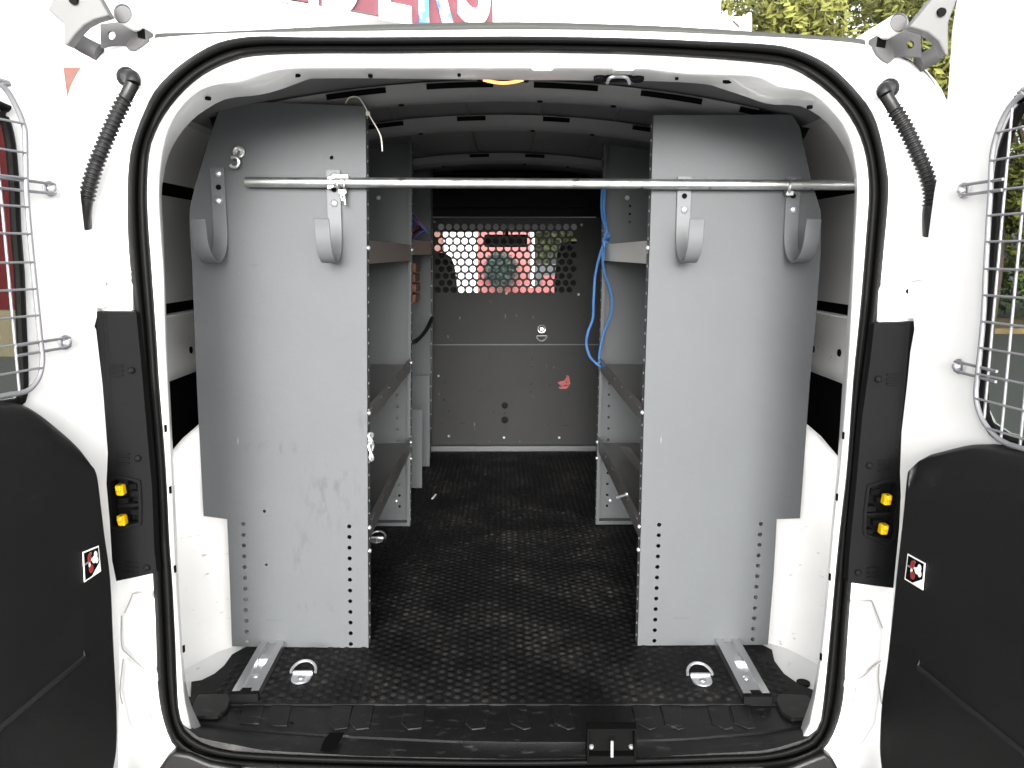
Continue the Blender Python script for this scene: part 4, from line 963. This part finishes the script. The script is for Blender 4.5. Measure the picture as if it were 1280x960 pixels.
o = cr.build('blue_cord', M['blue'], None); tag(o, 'blue cord knotted and hanging in a long loop by the right shelving', 'cord')
ct = MB(); ct.tube(smooth_path([P(432,129,D1+.01), P(437,122,D1), P(448,122,D1-.01), P(456,133,D1-.012), P(461,143,D1-.012), P(470,158,D1-.012), P(476,171,D1-.012), P(478,189,D1-.012)], 6), .0014, 6)
p = P(460, 142, D1-.013); ct.obox(p, Vector((.004,0,0)), Vector((0,.003,0)), Vector((0,0,.004)))
o = ct.build('cable_tie', M['cream'], None, bevel=.0); tag(o, 'thin pale cable tie hanging from the top of the left shelving', 'cable tie')
# ================================================================== ROOF RACK
rk = thing('roof_rack', 'pale tubular roof rack whose two rail ends stick out over the rear corners', 'roof rack', (0, 2.2, ZC+.42))
def rack(sgn, tube0, plate, hole, boxq, arm, lug):
    Y = D0+.02
    p = P(*tube0, Y-.06); t = MB(); x_ = p.x
    e = Vector((x_*.98, 3.6, p.z-.01))
    t.tube([p, p.lerp(e, .02), e], .0145, 18, cap=False); t.build('rack_rail', M['white'], rk)
    t = MB(); t.cyl(p+Vector((0,.004,0)), (0,1,0), .0125, .003, 16); t.build('rail_plug', M['bracket'], rk)
    t = MB(); hp = P(*hole, Y)
    ol = [(q.x, q.z) for q in (P(a, b, Y) for a, b in plate)]
    vs, fs = plate2d(ol, [circ(hp.x, hp.z, .0065)], .006); t.add([(x, Y+w, z) for x, z, w in vs], fs)
    t.prism([P(a, b, Y-.012) for a, b in boxq], (0,.03,0))
    t.build('rack_bracket', M['bracket'], rk, bevel=.001)
    t = MB(); t.prism([P(a, b, Y-.0125) for a, b in lug], (0,-.002,0)); t.build('tube_mouth', M['void'], rk)
    t = MB(); a = [P(x, y, Y+.012) for x, y in arm]; t.tube(a, .0135, 14); t.build('rack_arm', M['bracket'], rk)
rack(-1, (153,17), [(125,30),(150,27),(168,29),(176,36),(182,48),(178,56),(166,60),(158,58),(150,56),(137,57),(126,60)], (139,44), [(157,57),(160,50),(172,34),(182,36),(183,50),(176,58),(168,63),(160,62)], [(98,52),(106,57),(124,66)], [(171,33),(181,37),(182,49),(173,47)])
rack(1, (1124,28), [(1151,40),(1125,37),(1109,41),(1098,45),(1094,56),(1097,66),(1108,72),(1116,72),(1126,70),(1140,71),(1152,72)], (1138,56), [(1118,73),(1117,62),(1107,44),(1096,44),(1094,60),(1097,68),(1105,76),(1112,79)], [(1176,62),(1166,70),(1148,80)], [(1108,43),(1097,46),(1095,58),(1106,60)])
# ================================================================== SURROUNDINGS
g = MB(); g.add([(-80,-40,0),(80,-40,0),(80,120,0),(-80,120,0)], [(0,1,2,3)]); o = g.build('ground', M['asphalt'], None); tag(o, 'grey asphalt yard around the van', kind='structure')
g = MB(); g.add([(-30,-14,.004),(30,-14,.004),(30,1.2,.004),(-30,1.2,.004)], [(0,1,2,3)]); o = g.build('forecourt', M['concrete'], None); tag(o, 'unseen pale forecourt added behind the van to bounce light in', kind='structure')  # unseen pale ground added to bounce light into the load space
g = MB(); g.box((8,15,.0), (40,17.5,.10)); o = g.build('leaf_litter_verge', M['litter'], None); tag(o, 'brown leaf-littered verge beyond the yard', kind='structure')
# white building: lower wall and high fascia
wbld = thing('white_building', 'white building with a high blank fascia ahead of the van', 'building', (0, 13.3, 0))
t = MB(); a, b = P(538, 330, 13.2), P(597, 330, 13.2); t.box((a.x-1.2, 13.2, 0), (b.x, 13.4, ZC+1.2)); t.build('wall', M['wallwhite'], wbld)
t = MB(); a, b = P(370, 30, 13.2), P(900, 30, 13.2); t.box((a.x, 13.2, ZC+1.2), (b.x, 13.5, ZC+6.5)); t.build('fascia', M['wallwhite'], wbld)
t = MB(); a, b = P(663, 330, 13.2), P(668, 330, 13.2); t.box((a.x, 13.2, 0), (b.x, 13.35, ZC+1.2)); t.build('post', M['wallwhite'], wbld)
t = MB(); a, b = P(366, 30, 13.1), P(368, 30, 13.1); t.box((a.x, 13.1, ZC+1.5), (b.x, 13.19, ZC+6)); t.build('corner_strip', M['wire'], wbld)
# red wall and shrub seen through the mesh window
t = MB(); a, b = P(597, 330, 12.4), P(663, 330, 12.4); t.box((a.x, 12.4, 0), (b.x, 12.6, ZC+.9))
t.box((a.x, 12.38, ZC-.62), (b.x+.35, 12.398, ZC-.50)); o = t.build('red_wall', M['red'], None); tag(o, 'red wall seen through the middle of the mesh window', 'wall')
t = MB(); a, b = P(545, 300, 10.5), P(553, 300, 10.5); t.box((a.x-.14, 10.5, 0), (b.x, 10.75, 3)); o = t.build('brick_pillar', M['brick'], None); tag(o, 'brown brick pillar at the left edge of the mesh window', 'pillar')
t = MB(); a, b = P(677, 330, 9.5), P(694, 330, 9.5); t.box((a.x, 9.5, .3), (b.x+.5, 9.7, P(680,345,9.5).z)); t.box((a.x-.1, 9.49, .3), (b.x+.4, 9.499, P(680,358,9.5).z)); o = t.build('red_barrier', M['red'], None, bevel=.02); tag(o, 'low red barrier seen through the right part of the mesh window', 'barrier')
# sign with letters
so_ = P(610, 12, 13.0); sa = R(54); su = Vector((math.sin(sa), math.cos(sa), 0)); sn = Vector((math.cos(sa), -math.sin(sa), 0))
so_ = P(616, 12, 13.15)
def SG(px, py, off=0): return PL(px, py, so_+sn*off, sn)
sg = thing('shop_sign', 'faded red sign board with big white letters above the van roof', 'sign', P(490, 12, 12.0))
t = MB(); t.prism([SG(366,-60), SG(366,-1), SG(505,24.5), SG(616,45), SG(616,-60)], -sn*.08); t.build('board', M['signred'], sg)
def letter(ch, pl, pb, wpx, m, h=1.35):
    cu = bpy.data.curves.new('t', 'FONT'); cu.body = ch; cu.size = 1; cu.extrude = .03; cu.offset = .02
    ob = bpy.data.objects.new('t', cu); COL.objects.link(ob); dg = bpy.context.evaluated_depsgraph_get(); dg.update()
    me = bpy.data.meshes.new_from_object(ob.evaluated_get(dg))
    a = SG(pl, pb, .04); b = SG(pl+wpx, pb, .04); W_ = (b-a).length
    x0 = min(v.co.x for v in me.vertices); x1 = max(v.co.x for v in me.vertices); y0 = min(v.co.y for v in me.vertices); y1 = max(v.co.y for v in me.vertices)
    mb_ = MB(); mb_.add([a+su*((v.co.x-x0)/(x1-x0)*W_)+Vector((0,0,(v.co.y-y0)/(y1-y0)*h))+sn*v.co.z for v in me.vertices], [tuple(p.vertices) for p in me.polygons])
    bpy.data.objects.remove(ob); bpy.data.curves.remove(cu); bpy.data.meshes.remove(me)
    mb_.build('letter', m, sg, smooth=False)
letter('N', 352, 3, 44, M['wallwhite']); letter('D', 404, 13, 48, M['wallwhite']); letter('E', 475, 24, 38, M['wallwhite']); letter('R', 525, 28, 42, M['bluepatch']); letter('S', 573, 28, 38, M['wallwhite'])
# white box next to the fascia
t = MB(); Yb = 12.6
t.prism([P(a, b, Yb) for a, b in ((903,16),(909,12),(910,20),(930,21),(936,15),(940,16),(940,60),(903,60))], (0,.3,0)); a, b = P(916, 26, Yb), P(924, 34, Yb)
t.tube([a, b], .02, 6, 1); o = t.build('wall_box', [M['wallwhite'], M['bark']], None, bevel=.01); tag(o, 'small white open-topped box beside the fascia edge', 'box')
# red building on the left
rbd = thing('red_building', 'low red brick building beyond the left rear door', 'building', (-9, 12, 0))
t = MB(); a = P(104, 84, 12); t.box((a.x-10, 12, 0), (a.x, 18, a.z)); t.build('wall', M['brick'], rbd)
t = MB(); t.box((a.x-6.5, 11.96, .0), (a.x-.6, 11.995, 3.3)); t.build('shutter', M['darkred'], rbd)
t = MB(); t.box((a.x-9, 11.8, .0), (a.x-.3, 11.95, .66)); t.build('plinth', mat('tan_plinth', (.10,.08,.05), .8, var=.15), rbd)
t = MB(); t.box((a.x-6.6, 11.9, 3.3), (a.x-.5, 11.995, 3.42)); t.build('lintel', M['wallwhite'], rbd)
# trees
def tree(x, y, h, r, n, m, label, low=.3, fs=1):
    root = thing('broadleaf_tree', label, 'tree', (x, y, 0), 'trees beyond the yard')
    rnd = random.Random(int(x*31+y*7))
    t = MB(); top = Vector((x+.3, y, h*.75)); t.tube(smooth_path([(x, y, -.1), (x+.1, y, h*.25), (x-.1, y+.1, h*.5), top], 4), [.22*(1-.05*k) for k in range(13)], 10)
    cl = []
    for k in range(22):
        a = rnd.uniform(0, 2*math.pi); zz = rnd.uniform(low, 1); rad = r*math.sqrt(max(.1, 1-(zz-.6)**2*2.2))*rnd.uniform(.35, 1)
        e = Vector((x+rad*math.cos(a), y+rad*math.sin(a), h*zz)); s = Vector((x, y, h*rnd.uniform(.2, .6)))
        t.tube(smooth_path([s, s.lerp(e, .5)+Vector((0,0,.3)), e], 4), [.07-.0055*j for j in range(9)], 6); cl.append((e, rnd.uniform(.5, 1.0)*r*.42))
    t.build('trunk', M['bark'], root)
    v, f = [], []
    for k in range(n):
        e, cr_ = rnd.choice(cl); d = Vector((rnd.gauss(0,1), rnd.gauss(0,1), rnd.gauss(0,.7))); d = d.normalized()*cr_*rnd.random()**.45
        c_ = e+d; s = rnd.uniform(.035, .085)*fs
        u = Vector((rnd.gauss(0,1), rnd.gauss(0,1), rnd.gauss(0,1))).normalized(); w = u.orthogonal().normalized(); b0 = len(v)
        v += [c_-u*s*1.3, c_+w*s*.6, c_+u*s*1.3, c_-w*s*.6]; f.append((b0, b0+1, b0+2, b0+3))
    t = MB(); t.v = v; t.f = f; t.m = [0]*len(f); t.build('crown', m, root, smooth=False)
tree(5.9, 15.5, 6.2, 2.5, 26000, M['leaf'], 'yellow-green tree just right of the white fascia')
tree(8.6, 14.8, 6.8, 2.8, 26000, M['leaf'], 'olive tree above the right rear corner of the van')
tree(11.4, 17.5, 6.5, 2.9, 15000, M['leaf2'], 'dark green tree seen through the right door window', .12)
tree(2.3, 27, 6, 2.6, 16000, M['leaf3'], 'pale green tree seen through the right part of the mesh window', .1, 1.7)
tree(7.6, 20.5, 8.0, 3.4, 22000, M['leaf'], 'taller olive tree behind the two trees over the van roof', .25, 1.3)
tree(14.5, 22, 7, 3.2, 8000, M['leaf2'], 'large dark tree farthest right beyond the verge', .12, 1.3)
def shrub(x, y, h, r, n, label):
    rnd = random.Random(int(x*13+y)); t = MB(); 
    for k in range(n):
        d = Vector((rnd.gauss(0,1), rnd.gauss(0,1), rnd.gauss(0,1))).normalized()*rnd.random()**.4
        c_ = Vector((x+d.x*r, y+d.y*r*.6, h+d.z*r)); s = rnd.uniform(.02, .045)
        u = Vector((rnd.gauss(0,1), rnd.gauss(0,1), rnd.gauss(0,1))).normalized(); w = u.orthogonal().normalized()
        t.add([c_-u*s*1.3, c_+w*s*.6, c_+u*s*1.3, c_-w*s*.6], [(0,1,2,3)])
    t.tube([(x, y, 0), (x, y, h)], .03, 6, 1)
    o = t.build('shrub', [mat('dark_shrub_leaf', (.03,.05,.045), .5, var=.4), M['bark']], None, smooth=False); tag(o, label, 'shrub')
rnd = random.Random(5); t = MB()
for k in range(9000):
    x = rnd.uniform(8.5, 30); z = rnd.random()**.8*2.6*(1+.2*math.sin(x*1.7)); y = 19.5+rnd.gauss(0,.5)+.3*math.sin(x*2.3)
    c_ = Vector((x, y, z)); q = rnd.uniform(.06, .13); u = Vector((rnd.gauss(0,1), rnd.gauss(0,1), rnd.gauss(0,1))).normalized(); w = u.orthogonal().normalized()
    t.add([c_-u*q*1.3, c_+w*q*.6, c_+u*q*1.3, c_-w*q*.6], [(0,1,2,3)])
o = t.build('hedge', M['leaf2'], None, smooth=False); tag(o, 'dark green hedge along the far side of the leafy verge', 'hedge')
c_ = P(628, 334, 11.8); shrub(c_.x-.02, 11.8, c_.z-.03, .25, 700, 'dark round shrub in front of the red wall')
# ================================================================== CAMERA, LIGHT
cam = bpy.data.cameras.new('camera'); co = bpy.data.objects.new('camera', cam); COL.objects.link(co)
co.location = CAM; co.rotation_euler = (math.pi/2-PITCH, 0, YAW)
cam.sensor_fit = 'HORIZONTAL'; cam.sensor_width = 36; cam.lens = F/1280*36; cam.clip_end = 500; cam.clip_start = .02
S.camera = co
w = bpy.data.worlds.new('World'); S.world = w; w.use_nodes = True
N, L = w.node_tree.nodes, w.node_tree.links
sky = N.new('ShaderNodeTexSky'); sky.sky_type = 'NISHITA'; sky.sun_disc = False
SUN_EL, SUN_AZ = R(9), R(181)  # low sun angle chosen to imitate a flash at the camera
sky.sun_elevation = SUN_EL; sky.sun_rotation = SUN_AZ; sky.dust_density = 4; sky.air_density = 1
hs = N.new('ShaderNodeHueSaturation'); hs.inputs['Saturation'].default_value = .10
L.new(sky.outputs[0], hs.inputs['Color']); L.new(hs.outputs[0], N['Background'].inputs[0]); N['Background'].inputs[1].default_value = .15
sl_ = bpy.data.lights.new('sun', 'SUN'); sl_.energy = .5; sl_.angle = R(16); sl_.color = (1,.99,.97)
so2 = bpy.data.objects.new('sun', sl_); COL.objects.link(so2)
dirv = Vector((math.sin(SUN_AZ)*math.cos(SUN_EL), math.cos(SUN_AZ)*math.cos(SUN_EL), math.sin(SUN_EL)))
so2.rotation_euler = dirv.to_track_quat('Z', 'Y').to_euler(); so2.location = (0,-5,8)
S.view_settings.view_transform = 'Standard'; S.view_settings.look = 'None'; S.view_settings.gamma = 1
S.view_settings.exposure = 2.62
S.render.resolution_x, S.render.resolution_y = 1024, 768
